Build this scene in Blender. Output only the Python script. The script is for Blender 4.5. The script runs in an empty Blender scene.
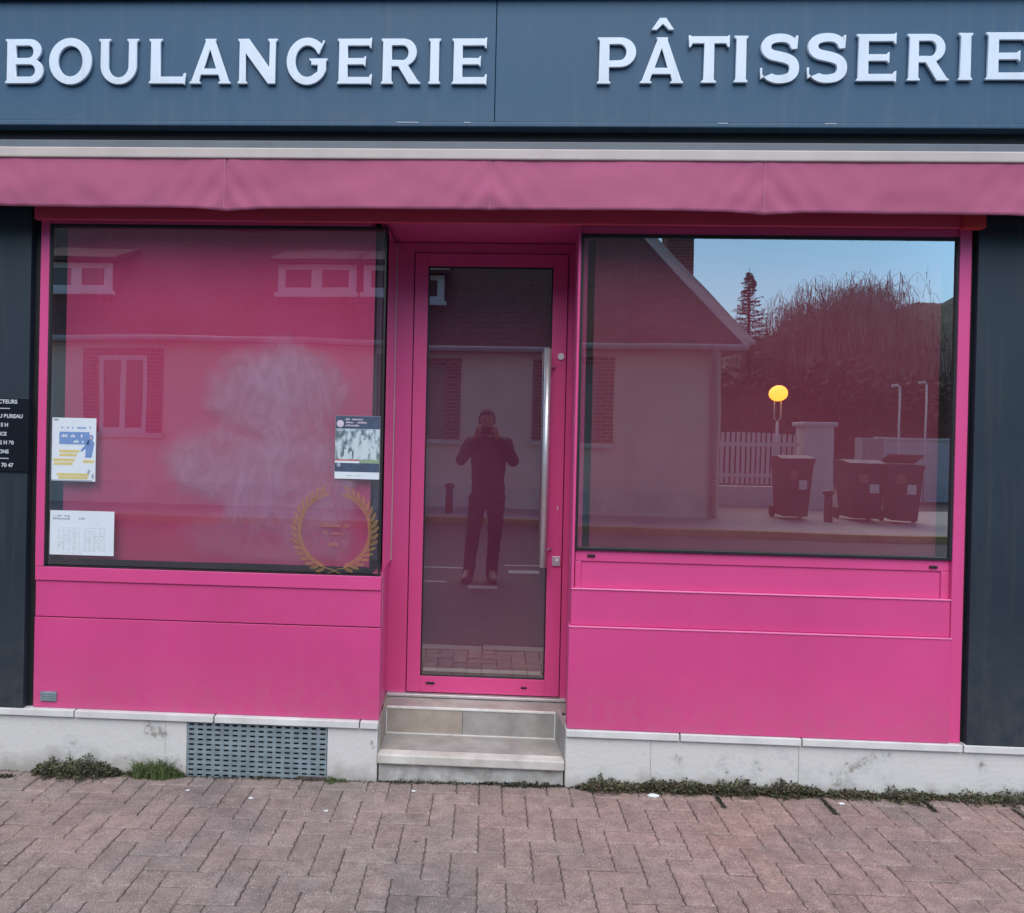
import bpy, bmesh, math, random
from mathutils import Vector, Matrix, noise
random.seed(11)
R = math.radians
scene = bpy.context.scene
col = scene.collection

# ------------------------------------------------------------------ helpers
def link(o, parent=None):
    col.objects.link(o)
    if parent is not None: o.parent = parent
    return o
def tag(o, label=None, cat=None, group=None, kind=None):
    if label: o['label'] = label
    if cat: o['category'] = cat
    if group: o['group'] = group
    if kind: o['kind'] = kind
    return o
def empty(name, loc, label, cat, group=None):
    o = bpy.data.objects.new(name, None); col.objects.link(o)
    o.location = loc; o.empty_display_size = .1
    return tag(o, label, cat, group)
def wp(o):
    v = Vector((0, 0, 0))
    while o is not None:
        v += o.location; o = o.parent
    return v

SPLIT = {'coping', 'shadow_gap', 'navy_band', 'paint_scuff', 'plinth_joint', 'drain_cap', 'rule', 'lining', 'gap_seal', 'eyes', 'wall', 'grout_line', 'blank', 'plinth', 'lens'}
class MB:
    """collects shapes in world coordinates; build() makes one mesh object"""
    def __init__(s): s.bm = bmesh.new()
    def box(s, x0, x1, y0, y1, z0, z1, mi=0):
        vs = [s.bm.verts.new(p) for p in ((x0,y0,z0),(x1,y0,z0),(x1,y1,z0),(x0,y1,z0),(x0,y0,z1),(x1,y0,z1),(x1,y1,z1),(x0,y1,z1))]
        for f in ((0,3,2,1),(4,5,6,7),(0,1,5,4),(1,2,6,5),(2,3,7,6),(3,0,4,7)):
            fc = s.bm.faces.new([vs[i] for i in f]); fc.material_index = mi
        return s
    def face(s, pts, mi=0):
        f = s.bm.faces.new([s.bm.verts.new(p) for p in pts]); f.material_index = mi; return s
    def prism(s, pts, d, mi=0):
        """pts polygon, extruded by vector d"""
        d = Vector(d); a = [s.bm.verts.new(p) for p in pts]; b = [s.bm.verts.new(Vector(p)+d) for p in pts]
        n = len(pts)
        s.bm.faces.new(a).material_index = mi; s.bm.faces.new(b[::-1]).material_index = mi
        for i in range(n):
            s.bm.faces.new((a[i], b[i], b[(i+1)%n], a[(i+1)%n])).material_index = mi
        return s
    def tube(s, pts, r, n=12, cap=True, mi=0):
        pts = [Vector(p) for p in pts]
        rs = r if isinstance(r, (list, tuple)) else [r]*len(pts)
        rings = []
        up = None
        for i, p in enumerate(pts):
            t = (pts[min(i+1, len(pts)-1)] - pts[max(i-1, 0)]).normalized()
            if up is None: up = Vector((0,0,1)) if abs(t.z) < .9 else Vector((1,0,0))
            a = t.cross(up).normalized(); b = a.cross(t).normalized(); up = b
            rings.append([s.bm.verts.new(p + (a*math.cos(k/n*2*math.pi) + b*math.sin(k/n*2*math.pi))*rs[i]) for k in range(n)])
        for i in range(len(rings)-1):
            for k in range(n):
                f = s.bm.faces.new((rings[i][k], rings[i][(k+1)%n], rings[i+1][(k+1)%n], rings[i+1][k])); f.smooth = True; f.material_index = mi
        if cap:
            s.bm.faces.new(rings[0][::-1]).material_index = mi; s.bm.faces.new(rings[-1]).material_index = mi
        return s
    def ball(s, c, r, sc=(1,1,1), u=20, v=12):
        m = Matrix.Translation(c) @ Matrix.Diagonal((sc[0], sc[1], sc[2], 1))
        g = bmesh.ops.create_uvsphere(s.bm, u_segments=u, v_segments=v, radius=r, matrix=m)
        for vv in g['verts']:
            for f in vv.link_faces: f.smooth = True
        return s
    def islands(s):
        s.bm.verts.ensure_lookup_table(); seen = set(); out = []
        for v in s.bm.verts:
            if v in seen: continue
            st, comp = [v], []
            seen.add(v)
            while st:
                a = st.pop(); comp.append(a)
                for e in a.link_edges:
                    o = e.other_vert(a)
                    if o not in seen: seen.add(o); st.append(o)
            out.append(comp)
        return out
    def build(s, name, mat, parent=None, bevel=0, smooth=False, keep=False):
        if name in SPLIT:
            obs = []
            for comp in s.islands():
                m2 = MB(); mp = {v: m2.bm.verts.new(v.co) for v in comp}
                for f in {f for v in comp for f in v.link_faces}: m2.bm.faces.new([mp[v] for v in f.verts]).material_index = f.material_index
                obs.append(m2.build(name + '\0', mat, parent, bevel, smooth))
            s.bm.free(); return obs[0]
        name = name.rstrip('\0')
        bmesh.ops.recalc_face_normals(s.bm, faces=s.bm.faces)
        me = bpy.data.meshes.new(name)
        off = wp(parent) if parent is not None else Vector((0,0,0))
        for v in s.bm.verts: v.co -= off
        s.bm.to_mesh(me); s.bm.free()
        for m in (mat if isinstance(mat, (list, tuple)) else [mat]): me.materials.append(m)
        if smooth:
            for p in me.polygons: p.use_smooth = True
        o = bpy.data.objects.new(name, me); link(o, parent)
        if bevel:
            b = o.modifiers.new('bevel', 'BEVEL'); b.width = bevel; b.segments = 2; b.limit_method = 'ANGLE'; b.angle_limit = R(40)
        return o
def at_origin(o, p):
    """give a single-mesh thing its origin at p"""
    p = Vector(p)
    o.data.transform(Matrix.Translation(-p)); o.location = p
    return o

# ------------------------------------------------------------------ materials
def nd(nt, t, **kw):
    n = nt.nodes.new(t)
    for k, v in kw.items(): setattr(n, k, v)
    return n
def mat(name, color, rough=.5, var=.0, vscale=4., bump=.0, bscale=60., spec=.5, metal=0., col2=None, detail=4., coat=0., bdist=.01):
    m = bpy.data.materials.new(name); m.use_nodes = True
    nt = m.node_tree; L = nt.links; b = nt.nodes['Principled BSDF']
    b.inputs['Roughness'].default_value = rough; b.inputs['Metallic'].default_value = metal
    b.inputs['Specular IOR Level'].default_value = spec; b.inputs['Coat Weight'].default_value = coat
    b.inputs['Base Color'].default_value = (*color, 1)
    tc = nd(nt, 'ShaderNodeTexCoord')
    geo = nd(nt, 'ShaderNodeNewGeometry')
    if var or col2:
        n = nd(nt, 'ShaderNodeTexNoise'); n.inputs['Scale'].default_value = vscale; n.inputs['Detail'].default_value = detail; n.inputs['Roughness'].default_value = .62
        L.new(geo.outputs['Position'], n.inputs['Vector'])
        r = nd(nt, 'ShaderNodeValToRGB'); r.color_ramp.elements[0].position = .32; r.color_ramp.elements[1].position = .68
        c2 = col2 if col2 else tuple(c*(1+var) for c in color); c1 = color if col2 else tuple(c*(1-var) for c in color)
        r.color_ramp.elements[0].color = (*c1, 1); r.color_ramp.elements[1].color = (*c2, 1)
        L.new(n.outputs['Fac'], r.inputs['Fac']); L.new(r.outputs['Color'], b.inputs['Base Color'])
        mr = nd(nt, 'ShaderNodeMapRange'); mr.inputs['To Min'].default_value = max(rough-.08, .02); mr.inputs['To Max'].default_value = min(rough+.1, 1)
        L.new(n.outputs['Fac'], mr.inputs['Value']); L.new(mr.outputs['Result'], b.inputs['Roughness'])
    if bump:
        n2 = nd(nt, 'ShaderNodeTexNoise'); n2.inputs['Scale'].default_value = bscale; n2.inputs['Detail'].default_value = 5
        L.new(geo.outputs['Position'], n2.inputs['Vector'])
        bp = nd(nt, 'ShaderNodeBump'); bp.inputs['Strength'].default_value = bump; bp.inputs['Distance'].default_value = bdist
        L.new(n2.outputs['Fac'], bp.inputs['Height']); L.new(bp.outputs['Normal'], b.inputs['Normal'])
    return m

PINK = (.64, .068, .232)
M = {}
M['pink'] = mat('pink_lacquer', PINK, .42, .045, 1.6, .04, 9, spec=.45, bdist=.004)
M['pink_panel'] = mat('pink_composite_panel', (.60, .058, .215), .5, .09, .9, .03, 7, spec=.4, bdist=.004)
M['anthracite'] = mat('anthracite_composite_panel', (.014, .024, .036), .55, .12, 1.3, .03, 5, spec=.45, bdist=.004)
M['fascia'] = mat('slate_blue_fascia_metal', (.034, .088, .155), .6, .07, 1.2, .05, 3.5, spec=.45, bdist=.004)
M['black'] = mat('black_rubber', (.008, .008, .01), .6)
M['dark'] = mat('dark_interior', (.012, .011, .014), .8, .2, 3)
M['letter'] = mat('white_painted_letter', (.66, .72, .80), .4, .03, 3)
M['letter_side'] = mat('letter_return', (.30, .34, .38), .5)
M['grey_bar'] = mat('grey_powder_coat', (.12, .13, .15), .5, .12, 6)
M['beige_bar'] = mat('beige_front_bar', (.50, .42, .385), .5, .08, 5)
M['steel'] = mat('brushed_steel', (.70, .71, .73), .42, .05, 40, metal=.75)
M['alu'] = mat('aluminium_threshold', (.62, .60, .60), .4, .1, 12, metal=.6)
M['gold'] = mat('gold_vinyl', (.40, .22, .085), .5, .1, 20)
M['gold'].node_tree.nodes['Principled BSDF'].inputs['Alpha'].default_value = .42
M['plaque'] = mat('black_plaque', (.006, .008, .014), .3, spec=.4)
M['white_ink'] = mat('white_ink', (.48, .50, .53), .6)
M['grille'] = mat('galvanised_grille', (.20, .245, .27), .55, .22, 14)
M['grout'] = mat('pale_grout', (.62, .60, .57), .8, .12, 30)
M['tile_grey'] = mat('grey_step_tile', (.235, .215, .20), .5, .25, 9, .12, 60, col2=(.36, .335, .315), bdist=.003)
M['tile_beige'] = mat('beige_step_tile', (.29, .235, .195), .5, .25, 11, .12, 60, col2=(.39, .335, .285), bdist=.003)
M['nosing'] = mat('worn_stone_nosing', (.40, .36, .32), .6, .3, 7, .2, 70, col2=(.62, .58, .53), bdist=.004)
M['render_old'] = mat('old_cement', (.30, .275, .25), .85, .3, 12, .5, 40, col2=(.55, .53, .50))

# awning fabric
def fabric():
    m = mat('faded_awning_fabric', (.44, .115, .205), .85, .06, 3.4, .25, 700, spec=.15, bdist=.001)
    return m
M['fabric'] = fabric()

def grime(m, z0, z1, c, low, streak, sc=(26, 26, 1.6)):
    '''splash dirt rising from z0 to z1 and faint vertical rain streaks'''
    nt = m.node_tree; L = nt.links; b = nt.nodes['Principled BSDF']; src = b.inputs['Base Color'].links[0].from_socket
    g = nd(nt, 'ShaderNodeNewGeometry'); sp = nd(nt, 'ShaderNodeSeparateXYZ'); L.new(g.outputs['Position'], sp.inputs[0])
    mr = nd(nt, 'ShaderNodeMapRange'); mr.inputs['From Min'].default_value = z1; mr.inputs['From Max'].default_value = z0; L.new(sp.outputs['Z'], mr.inputs['Value'])
    n = nd(nt, 'ShaderNodeTexNoise'); n.inputs['Scale'].default_value = 14; n.inputs['Detail'].default_value = 7; n.inputs['Roughness'].default_value = .75; L.new(g.outputs['Position'], n.inputs['Vector'])
    n1 = nd(nt, 'ShaderNodeMapRange'); n1.inputs['From Min'].default_value = .35; n1.inputs['From Max'].default_value = .7; L.new(n.outputs['Fac'], n1.inputs['Value'])
    a = nd(nt, 'ShaderNodeMath', operation='MULTIPLY'); L.new(mr.outputs[0], a.inputs[0]); L.new(n1.outputs[0], a.inputs[1])
    a1 = nd(nt, 'ShaderNodeMath', operation='MULTIPLY'); L.new(a.outputs[0], a1.inputs[0]); a1.inputs[1].default_value = low
    mp = nd(nt, 'ShaderNodeMapping'); mp.inputs['Scale'].default_value = sc; L.new(g.outputs['Position'], mp.inputs['Vector'])
    s_ = nd(nt, 'ShaderNodeTexNoise'); s_.inputs['Scale'].default_value = 1; s_.inputs['Detail'].default_value = 4; L.new(mp.outputs[0], s_.inputs['Vector'])
    s1 = nd(nt, 'ShaderNodeMapRange'); s1.inputs['From Min'].default_value = .52; s1.inputs['From Max'].default_value = .75; s1.inputs['To Max'].default_value = streak; L.new(s_.outputs['Fac'], s1.inputs['Value'])
    ad = nd(nt, 'ShaderNodeMath', operation='ADD'); ad.use_clamp = True; L.new(a1.outputs[0], ad.inputs[0]); L.new(s1.outputs[0], ad.inputs[1])
    mx = nd(nt, 'ShaderNodeMix', data_type='RGBA'); L.new(ad.outputs[0], mx.inputs[0]); L.new(src, mx.inputs[6]); mx.inputs[7].default_value = (*c, 1)
    L.new(mx.outputs[2], b.inputs['Base Color'])
grime(M['pink_panel'], .25, .55, (.42, .16, .20), .45, .10)
grime(M['anthracite'], .25, .9, (.09, .085, .08), .5, .16)
grime(M['fascia'], 3.0, 3.16, (.13, .15, .17), .35, .22)
grime(M['fabric'], 2.6, 2.72, (.30, .12, .17), .40, .22, (14, 14, 3))
grime(M['letter'], 3.18, 3.26, (.42, .42, .42), .35, .20)
def plinth_mat():
    m = bpy.data.materials.new('dirty_white_render'); m.use_nodes = True
    nt = m.node_tree; L = nt.links; b = nt.nodes['Principled BSDF']; b.inputs['Roughness'].default_value = .75
    g = nd(nt, 'ShaderNodeNewGeometry')
    n1 = nd(nt, 'ShaderNodeTexNoise'); n1.inputs['Scale'].default_value = 4.2; n1.inputs['Detail'].default_value = 6; n1.inputs['Roughness'].default_value = .68
    n2 = nd(nt, 'ShaderNodeTexNoise'); n2.inputs['Scale'].default_value = 55; n2.inputs['Detail'].default_value = 4
    n3 = nd(nt, 'ShaderNodeTexNoise'); n3.inputs['Scale'].default_value = 11; n3.inputs['Detail'].default_value = 5
    for n in (n1, n2, n3): L.new(g.outputs['Position'], n.inputs['Vector'])
    r1 = nd(nt, 'ShaderNodeValToRGB'); e = r1.color_ramp.elements
    e[0].position = .355; e[0].color = (.30, .265, .235, 1); e[1].position = .46; e[1].color = (.60, .575, .55, 1)
    x = e.new(.395); x.color = (.53, .52, .50, 1)
    L.new(n1.outputs['Fac'], r1.inputs['Fac'])
    # chips
    r2 = nd(nt, 'ShaderNodeValToRGB'); e = r2.color_ramp.elements; e[0].position = .69; e[0].color = (1,1,1,1); e[1].position = .76; e[1].color = (.50,.44,.40,1)
    L.new(n3.outputs['Fac'], r2.inputs['Fac'])
    mx = nd(nt, 'ShaderNodeMix', data_type='RGBA', blend_type='MULTIPLY'); mx.inputs[0].default_value = 1
    L.new(r1.outputs['Color'], mx.inputs[6]); L.new(r2.outputs['Color'], mx.inputs[7])
    # splash dirt near the ground
    sp = nd(nt, 'ShaderNodeSeparateXYZ'); L.new(g.outputs['Position'], sp.inputs['Vector'])
    ad = nd(nt, 'ShaderNodeMath', operation='MULTIPLY_ADD'); ad.inputs[1].default_value = .20; L.new(n3.outputs['Fac'], ad.inputs[0])
    sub = nd(nt, 'ShaderNodeMath', operation='MULTIPLY'); sub.inputs[1].default_value = -1; L.new(sp.outputs['Z'], sub.inputs[0]); L.new(sub.outputs[0], ad.inputs[2])
    mr = nd(nt, 'ShaderNodeMapRange'); mr.inputs['From Min'].default_value = .03; mr.inputs['From Max'].default_value = .13; L.new(ad.outputs[0], mr.inputs['Value'])
    mx2 = nd(nt, 'ShaderNodeMix', data_type='RGBA'); mx2.inputs[7].default_value = (.30, .27, .24, 1)
    ml = nd(nt, 'ShaderNodeMath', operation='MULTIPLY'); ml.inputs[1].default_value = .8; L.new(mr.outputs[0], ml.inputs[0])
    L.new(ml.outputs[0], mx2.inputs[0]); L.new(mx.outputs[2], mx2.inputs[6]); L.new(mx2.outputs[2], b.inputs['Base Color'])
    bp = nd(nt, 'ShaderNodeBump'); bp.inputs['Strength'].default_value = .35; bp.inputs['Distance'].default_value = .006
    a2 = nd(nt, 'ShaderNodeMath', operation='ADD'); L.new(n2.outputs['Fac'], a2.inputs[0]); L.new(n3.outputs['Fac'], a2.inputs[1])
    L.new(a2.outputs[0], bp.inputs['Height']); L.new(bp.outputs['Normal'], b.inputs['Normal'])
    return m
M['plinth'] = plinth_mat()
M['coping'] = mat('white_coping_tile', (.56, .54, .52), .5, .2, 6, .1, 50, col2=(.70, .68, .66), bdist=.003)

def glass_mat(name='shop_glass', k=7.2, tint=(.92, .93, .94)):
    m = bpy.data.materials.new(name); m.use_nodes = True
    nt = m.node_tree; L = nt.links; nt.nodes.remove(nt.nodes['Principled BSDF'])
    out = nt.nodes['Material Output']
    tr = nd(nt, 'ShaderNodeBsdfTransparent'); tr.inputs['Color'].default_value = (*tint, 1)
    gl = nd(nt, 'ShaderNodeBsdfGlossy'); gl.inputs['Roughness'].default_value = 0; gl.inputs['Color'].default_value = (1, .98, .98, 1)
    fr = nd(nt, 'ShaderNodeFresnel'); fr.inputs['IOR'].default_value = 1.5
    mu = nd(nt, 'ShaderNodeMath', operation='MULTIPLY'); mu.inputs[1].default_value = k; mu.use_clamp = True
    g = nd(nt, 'ShaderNodeNewGeometry'); n = nd(nt, 'ShaderNodeTexNoise'); n.inputs['Scale'].default_value = 1.7; n.inputs['Detail'].default_value = 1
    L.new(g.outputs['Position'], n.inputs['Vector'])
    bp = nd(nt, 'ShaderNodeBump'); bp.inputs['Strength'].default_value = .12; bp.inputs['Distance'].default_value = .006
    L.new(n.outputs['Fac'], bp.inputs['Height']); L.new(bp.outputs['Normal'], gl.inputs['Normal'])
    mx = nd(nt, 'ShaderNodeMixShader'); L.new(fr.outputs[0], mu.inputs[0]); L.new(mu.outputs[0], mx.inputs[0])
    L.new(tr.outputs[0], mx.inputs[1]); L.new(gl.outputs[0], mx.inputs[2])
    df = nd(nt, 'ShaderNodeBsdfDiffuse'); df.inputs['Color'].default_value = (.62, .38, .44, 1)
    dn = nd(nt, 'ShaderNodeTexNoise'); dn.inputs['Scale'].default_value = 2.4; dn.inputs['Detail'].default_value = 6; L.new(g.outputs['Position'], dn.inputs['Vector'])
    dm = nd(nt, 'ShaderNodeMapRange'); dm.inputs['From Min'].default_value = .3; dm.inputs['From Max'].default_value = .75; dm.inputs['To Min'].default_value = .008; dm.inputs['To Max'].default_value = .05
    L.new(dn.outputs['Fac'], dm.inputs['Value']); m3 = nd(nt, 'ShaderNodeMixShader'); L.new(dm.outputs[0], m3.inputs[0]); L.new(mx.outputs[0], m3.inputs[1]); L.new(df.outputs[0], m3.inputs[2])
    L.new(m3.outputs[0], out.inputs['Surface'])
    return m
M['glass'] = glass_mat()

def film_mat(name, c, c2):
    m = mat(name, c, .75, .1, 1.7, .0, col2=c2, spec=.2)
    return m
M['film_left'] = film_mat('pink_blind_film', (.70, .068, .205), (.78, .10, .27))
M['film_right'] = film_mat('dusky_pink_blind', (.28, .046, .085), (.35, .062, .11))
M['film_door'] = film_mat('plum_door_blind', (.17, .022, .07), (.23, .030, .09))
M['film_door_low'] = film_mat('grey_plum_door_blind', (.075, .045, .075), (.10, .055, .09))

def smear_mat():
    m = bpy.data.materials.new('whitewash_smear'); m.use_nodes = True
    nt = m.node_tree; L = nt.links; b = nt.nodes['Principled BSDF']
    b.inputs['Base Color'].default_value = (.78, .47, .68, 1); b.inputs['Roughness'].default_value = .9; b.inputs['Specular IOR Level'].default_value = .1
    g = nd(nt, 'ShaderNodeTexCoord')
    at = nd(nt, 'ShaderNodeAttribute', attribute_name='mask')
    w = nd(nt, 'ShaderNodeTexNoise'); w.inputs['Scale'].default_value = 6.5; w.inputs['Detail'].default_value = 5; w.inputs['Distortion'].default_value = 2.2
    mp = nd(nt, 'ShaderNodeMapping'); mp.inputs['Scale'].default_value = (1.7, 1, .8); mp.inputs['Rotation'].default_value = (0, R(18), 0)
    L.new(g.outputs['Object'], mp.inputs['Vector']); L.new(mp.outputs['Vector'], w.inputs['Vector'])
    n = nd(nt, 'ShaderNodeTexNoise'); n.inputs['Scale'].default_value = 2.2; n.inputs['Detail'].default_value = 3; L.new(g.outputs['Object'], n.inputs['Vector'])
    r1 = nd(nt, 'ShaderNodeMapRange'); r1.inputs['From Min'].default_value = .42; r1.inputs['From Max'].default_value = .60; L.new(w.outputs['Fac'], r1.inputs['Value'])
    r2 = nd(nt, 'ShaderNodeMapRange'); r2.inputs['From Min'].default_value = .12; r2.inputs['From Max'].default_value = .6; L.new(n.outputs['Fac'], r2.inputs['Value'])
    a = nd(nt, 'ShaderNodeMath', operation='MULTIPLY_ADD'); L.new(r1.outputs[0], a.inputs[0]); a.inputs[1].default_value = .17
    a2 = nd(nt, 'ShaderNodeMath', operation='MULTIPLY'); a2.inputs[1].default_value = .56; L.new(r2.outputs[0], a2.inputs[0]); L.new(a2.outputs[0], a.inputs[2])
    mu = nd(nt, 'ShaderNodeMath', operation='MULTIPLY'); L.new(a.outputs[0], mu.inputs[0]); L.new(at.outputs['Fac'], mu.inputs[1])
    L.new(mu.outputs[0], b.inputs['Alpha'])
    return m
M['smear'] = smear_mat()

def paver_mat():
    m = bpy.data.materials.new('worn_red_paver'); m.use_nodes = True
    nt = m.node_tree; L = nt.links; b = nt.nodes['Principled BSDF']; b.inputs['Roughness'].default_value = .82; b.inputs['Specular IOR Level'].default_value = .35
    at = nd(nt, 'ShaderNodeAttribute', attribute_name='tone')
    g = nd(nt, 'ShaderNodeNewGeometry')
    def noise_(s, d=4, r=.6):
        n = nd(nt, 'ShaderNodeTexNoise'); n.inputs['Scale'].default_value = s; n.inputs['Detail'].default_value = d; n.inputs['Roughness'].default_value = r
        L.new(g.outputs['Position'], n.inputs['Vector']); return n
    def mixm(a, bb, blend='MULTIPLY', f=1.):
        x = nd(nt, 'ShaderNodeMix', data_type='RGBA', blend_type=blend); x.inputs[0].default_value = f
        L.new(a, x.inputs[6]); L.new(bb, x.inputs[7]); return x
    def ramp(src, st):
        r = nd(nt, 'ShaderNodeValToRGB'); e = r.color_ramp.elements
        e[0].position, e[0].color = st[0][0], (*st[0][1], 1); e[1].position, e[1].color = st[-1][0], (*st[-1][1], 1)
        for p, c in st[1:-1]:
            k = e.new(p); k.color = (*c, 1)
        L.new(src, r.inputs['Fac']); return r
    big = ramp(noise_(1.25, 3).outputs['Fac'], [(.33, (.78, .86, .90)), (.5, (1, 1, 1)), (.68, (1.05, 1.01, .97))])
    mid = ramp(noise_(16, 5, .7).outputs['Fac'], [(.3, (.66, .65, .65)), (.7, (1.14, 1.13, 1.11))])
    fine = ramp(noise_(170, 4, .75).outputs['Fac'], [(.32, (.50, .50, .50)), (.68, (1.5, 1.5, 1.5))])
    x = mixm(at.outputs['Color'], big.outputs['Color']); x = mixm(x.outputs[2], mid.outputs['Color']); x = mixm(x.outputs[2], fine.outputs['Color'])
    # pale grit specks
    vo = nd(nt, 'ShaderNodeTexVoronoi'); vo.inputs['Scale'].default_value = 60; L.new(g.outputs['Position'], vo.inputs['Vector'])
    s1 = ramp(vo.outputs['Distance'], [(.12, (1, 1, 1)), (.24, (0, 0, 0))])
    sel = ramp(noise_(70, 2).outputs['Fac'], [(.50, (0, 0, 0)), (.56, (1, 1, 1))])
    ss = mixm(s1.outputs['Color'], sel.outputs['Color'])
    pale = nd(nt, 'ShaderNodeMix', data_type='RGBA'); L.new(ss.outputs[2], pale.inputs[0]); L.new(x.outputs[2], pale.inputs[6]); pale.inputs[7].default_value = (.44, .38, .36, 1)
    # light scuffs
    sc = ramp(noise_(7.5, 6, .75).outputs['Fac'], [(.60, (0, 0, 0)), (.72, (.45, .45, .45))])
    p2 = nd(nt, 'ShaderNodeMix', data_type='RGBA'); L.new(sc.outputs['Color'], p2.inputs[0]); L.new(pale.outputs[2], p2.inputs[6]); p2.inputs[7].default_value = (.36, .33, .32, 1)
    L.new(p2.outputs[2], b.inputs['Base Color'])
    bp = nd(nt, 'ShaderNodeBump'); bp.inputs['Strength'].default_value = .55; bp.inputs['Distance'].default_value = .004
    ad = nd(nt, 'ShaderNodeMath', operation='ADD'); L.new(noise_(190, 4, .7).outputs['Fac'], ad.inputs[0]); L.new(noise_(35, 4).outputs['Fac'], ad.inputs[1])
    L.new(ad.outputs[0], bp.inputs['Height']); L.new(bp.outputs['Normal'], b.inputs['Normal'])
    return m
M['paver'] = paver_mat()
M['soil'] = mat('joint_soil', (.06, .05, .042), .95, .3, 8, .5, 90, col2=(.11, .09, .075))
M['asphalt'] = mat('worn_asphalt', (.045, .045, .05), .85, .3, 3, .5, 220, col2=(.075, .073, .078))
M['concrete'] = mat('pale_concrete', (.22, .20, .18), .85, .2, 5, .3, 60, col2=(.30, .275, .25))
M['kerb_yellow'] = mat('worn_yellow_kerb', (.30, .22, .07), .8, .3, 9, .2, 60, col2=(.42, .32, .12))
M['paint'] = mat('road_paint', (.34, .34, .34), .8, .2, 20, .1, 60)
M['earth'] = mat('rough_grass_ground', (.05, .06, .025), .95, .3, 2, .3, 20, col2=(.09, .09, .05))
M['leaf'] = mat('weed_leaf', (.07, .088, .038), .7, .3, 60, col2=(.13, .14, .06))
M['leaf_dark'] = mat('weed_leaf_dark', (.045, .052, .028), .75, .3, 60, col2=(.11, .095, .06))
M['grass'] = mat('grass_blade', (.09, .13, .04), .7, .3, 50, col2=(.16, .20, .08))
M['moss'] = mat('dark_moss', (.022, .024, .014), .95, .3, 60, col2=(.05, .045, .03))
M['wall_beige'] = mat('beige_render', (.80, .63, .50), .85, .13, 1.6, .2, 30, col2=(.88, .72, .58))
M['wall_low'] = mat('pale_plinth_render', (.66, .62, .54), .85, .12, 3, .2, 30)
M['quoin'] = mat('red_brick', (.26, .085, .06), .85, .3, 12)
M['white'] = mat('white_joinery', (.68, .68, .66), .5, .05, 4)
M['shutter'] = mat('grey_green_shutter', (.20, .21, .19), .6, .1, 5)
M['pane_dark'] = mat('dark_window_pane', (.02, .022, .026), .15, spec=.6)
M['zinc'] = mat('zinc_gutter', (.36, .36, .36), .5, .15, 6)
M['stucco'] = mat('grey_neighbour_render', (.34, .32, .30), .85, .15, 1.5, .2, 30)
M['fence_white'] = mat('white_fence_paint', (.66, .66, .64), .6, .06, 4)
M['bin'] = mat('dark_bin_plastic', (.020, .022, .024), .5, .2, 6)
M['bin_lid'] = mat('bin_lid_plastic', (.035, .034, .036), .45, .2, 6)
M['sticker'] = mat('bin_sticker', (.6, .6, .58), .5)
M['post_metal'] = mat('painted_steel_post', (.06, .045, .045), .5, .2, 6)
M['bark'] = mat('bark', (.07, .05, .038), .9, .3, 12, .5, 30)
M['willow'] = mat('willow_leaf', (.13, .11, .07), .8, .35, 1.0, col2=(.40, .32, .22))
M['willow_tip'] = mat('pale_willow_twig', (.30, .26, .20), .8, .3, 6)
M['conifer'] = mat('conifer_needle', (.03, .042, .022), .85, .3, 3)
M['hedge'] = mat('hedge_leaf', (.03, .040, .018), .85, .35, 2, col2=(.055, .065, .03))
M['hill'] = mat('wooded_hill', (.022, .032, .018), .95, .4, .12, col2=(.045, .055, .03))

def brick_mat(name, c1, c2, mortar, sx, sz, rough=.85):
    m = bpy.data.materials.new(name); m.use_nodes = True
    nt = m.node_tree; L = nt.links; b = nt.nodes['Principled BSDF']; b.inputs['Roughness'].default_value = rough
    g = nd(nt, 'ShaderNodeNewGeometry'); s = nd(nt, 'ShaderNodeSeparateXYZ'); L.new(g.outputs['Position'], s.inputs[0])
    a = nd(nt, 'ShaderNodeMath', operation='ADD'); L.new(s.outputs['X'], a.inputs[0]); L.new(s.outputs['Y'], a.inputs[1])
    c = nd(nt, 'ShaderNodeCombineXYZ'); L.new(a.outputs[0], c.inputs[0]); L.new(s.outputs['Z'], c.inputs[1])
    t = nd(nt, 'ShaderNodeTexBrick'); t.inputs['Scale'].default_value = 1; t.inputs['Brick Width'].default_value = sx; t.inputs['Row Height'].default_value = sz
    t.inputs['Mortar Size'].default_value = .008; t.inputs['Color1'].default_value = (*c1, 1); t.inputs['Color2'].default_value = (*c2, 1); t.inputs['Mortar'].default_value = (*mortar, 1)
    L.new(c.outputs[0], t.inputs['Vector']); L.new(t.outputs['Color'], b.inputs['Base Color'])
    bp = nd(nt, 'ShaderNodeBump'); bp.inputs['Strength'].default_value = .8; bp.inputs['Distance'].default_value = .015; bp.invert = True
    L.new(t.outputs['Fac'], bp.inputs['Height']); L.new(bp.outputs['Normal'], b.inputs['Normal'])
    return m
M['brick'] = brick_mat('chimney_brick', (.20, .06, .045), (.28, .10, .07), (.36, .30, .26), .22, .07)
M['roof'] = brick_mat('old_roof_tile', (.055, .034, .028), (.095, .055, .042), (.025, .016, .014), .17, .11)

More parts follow.
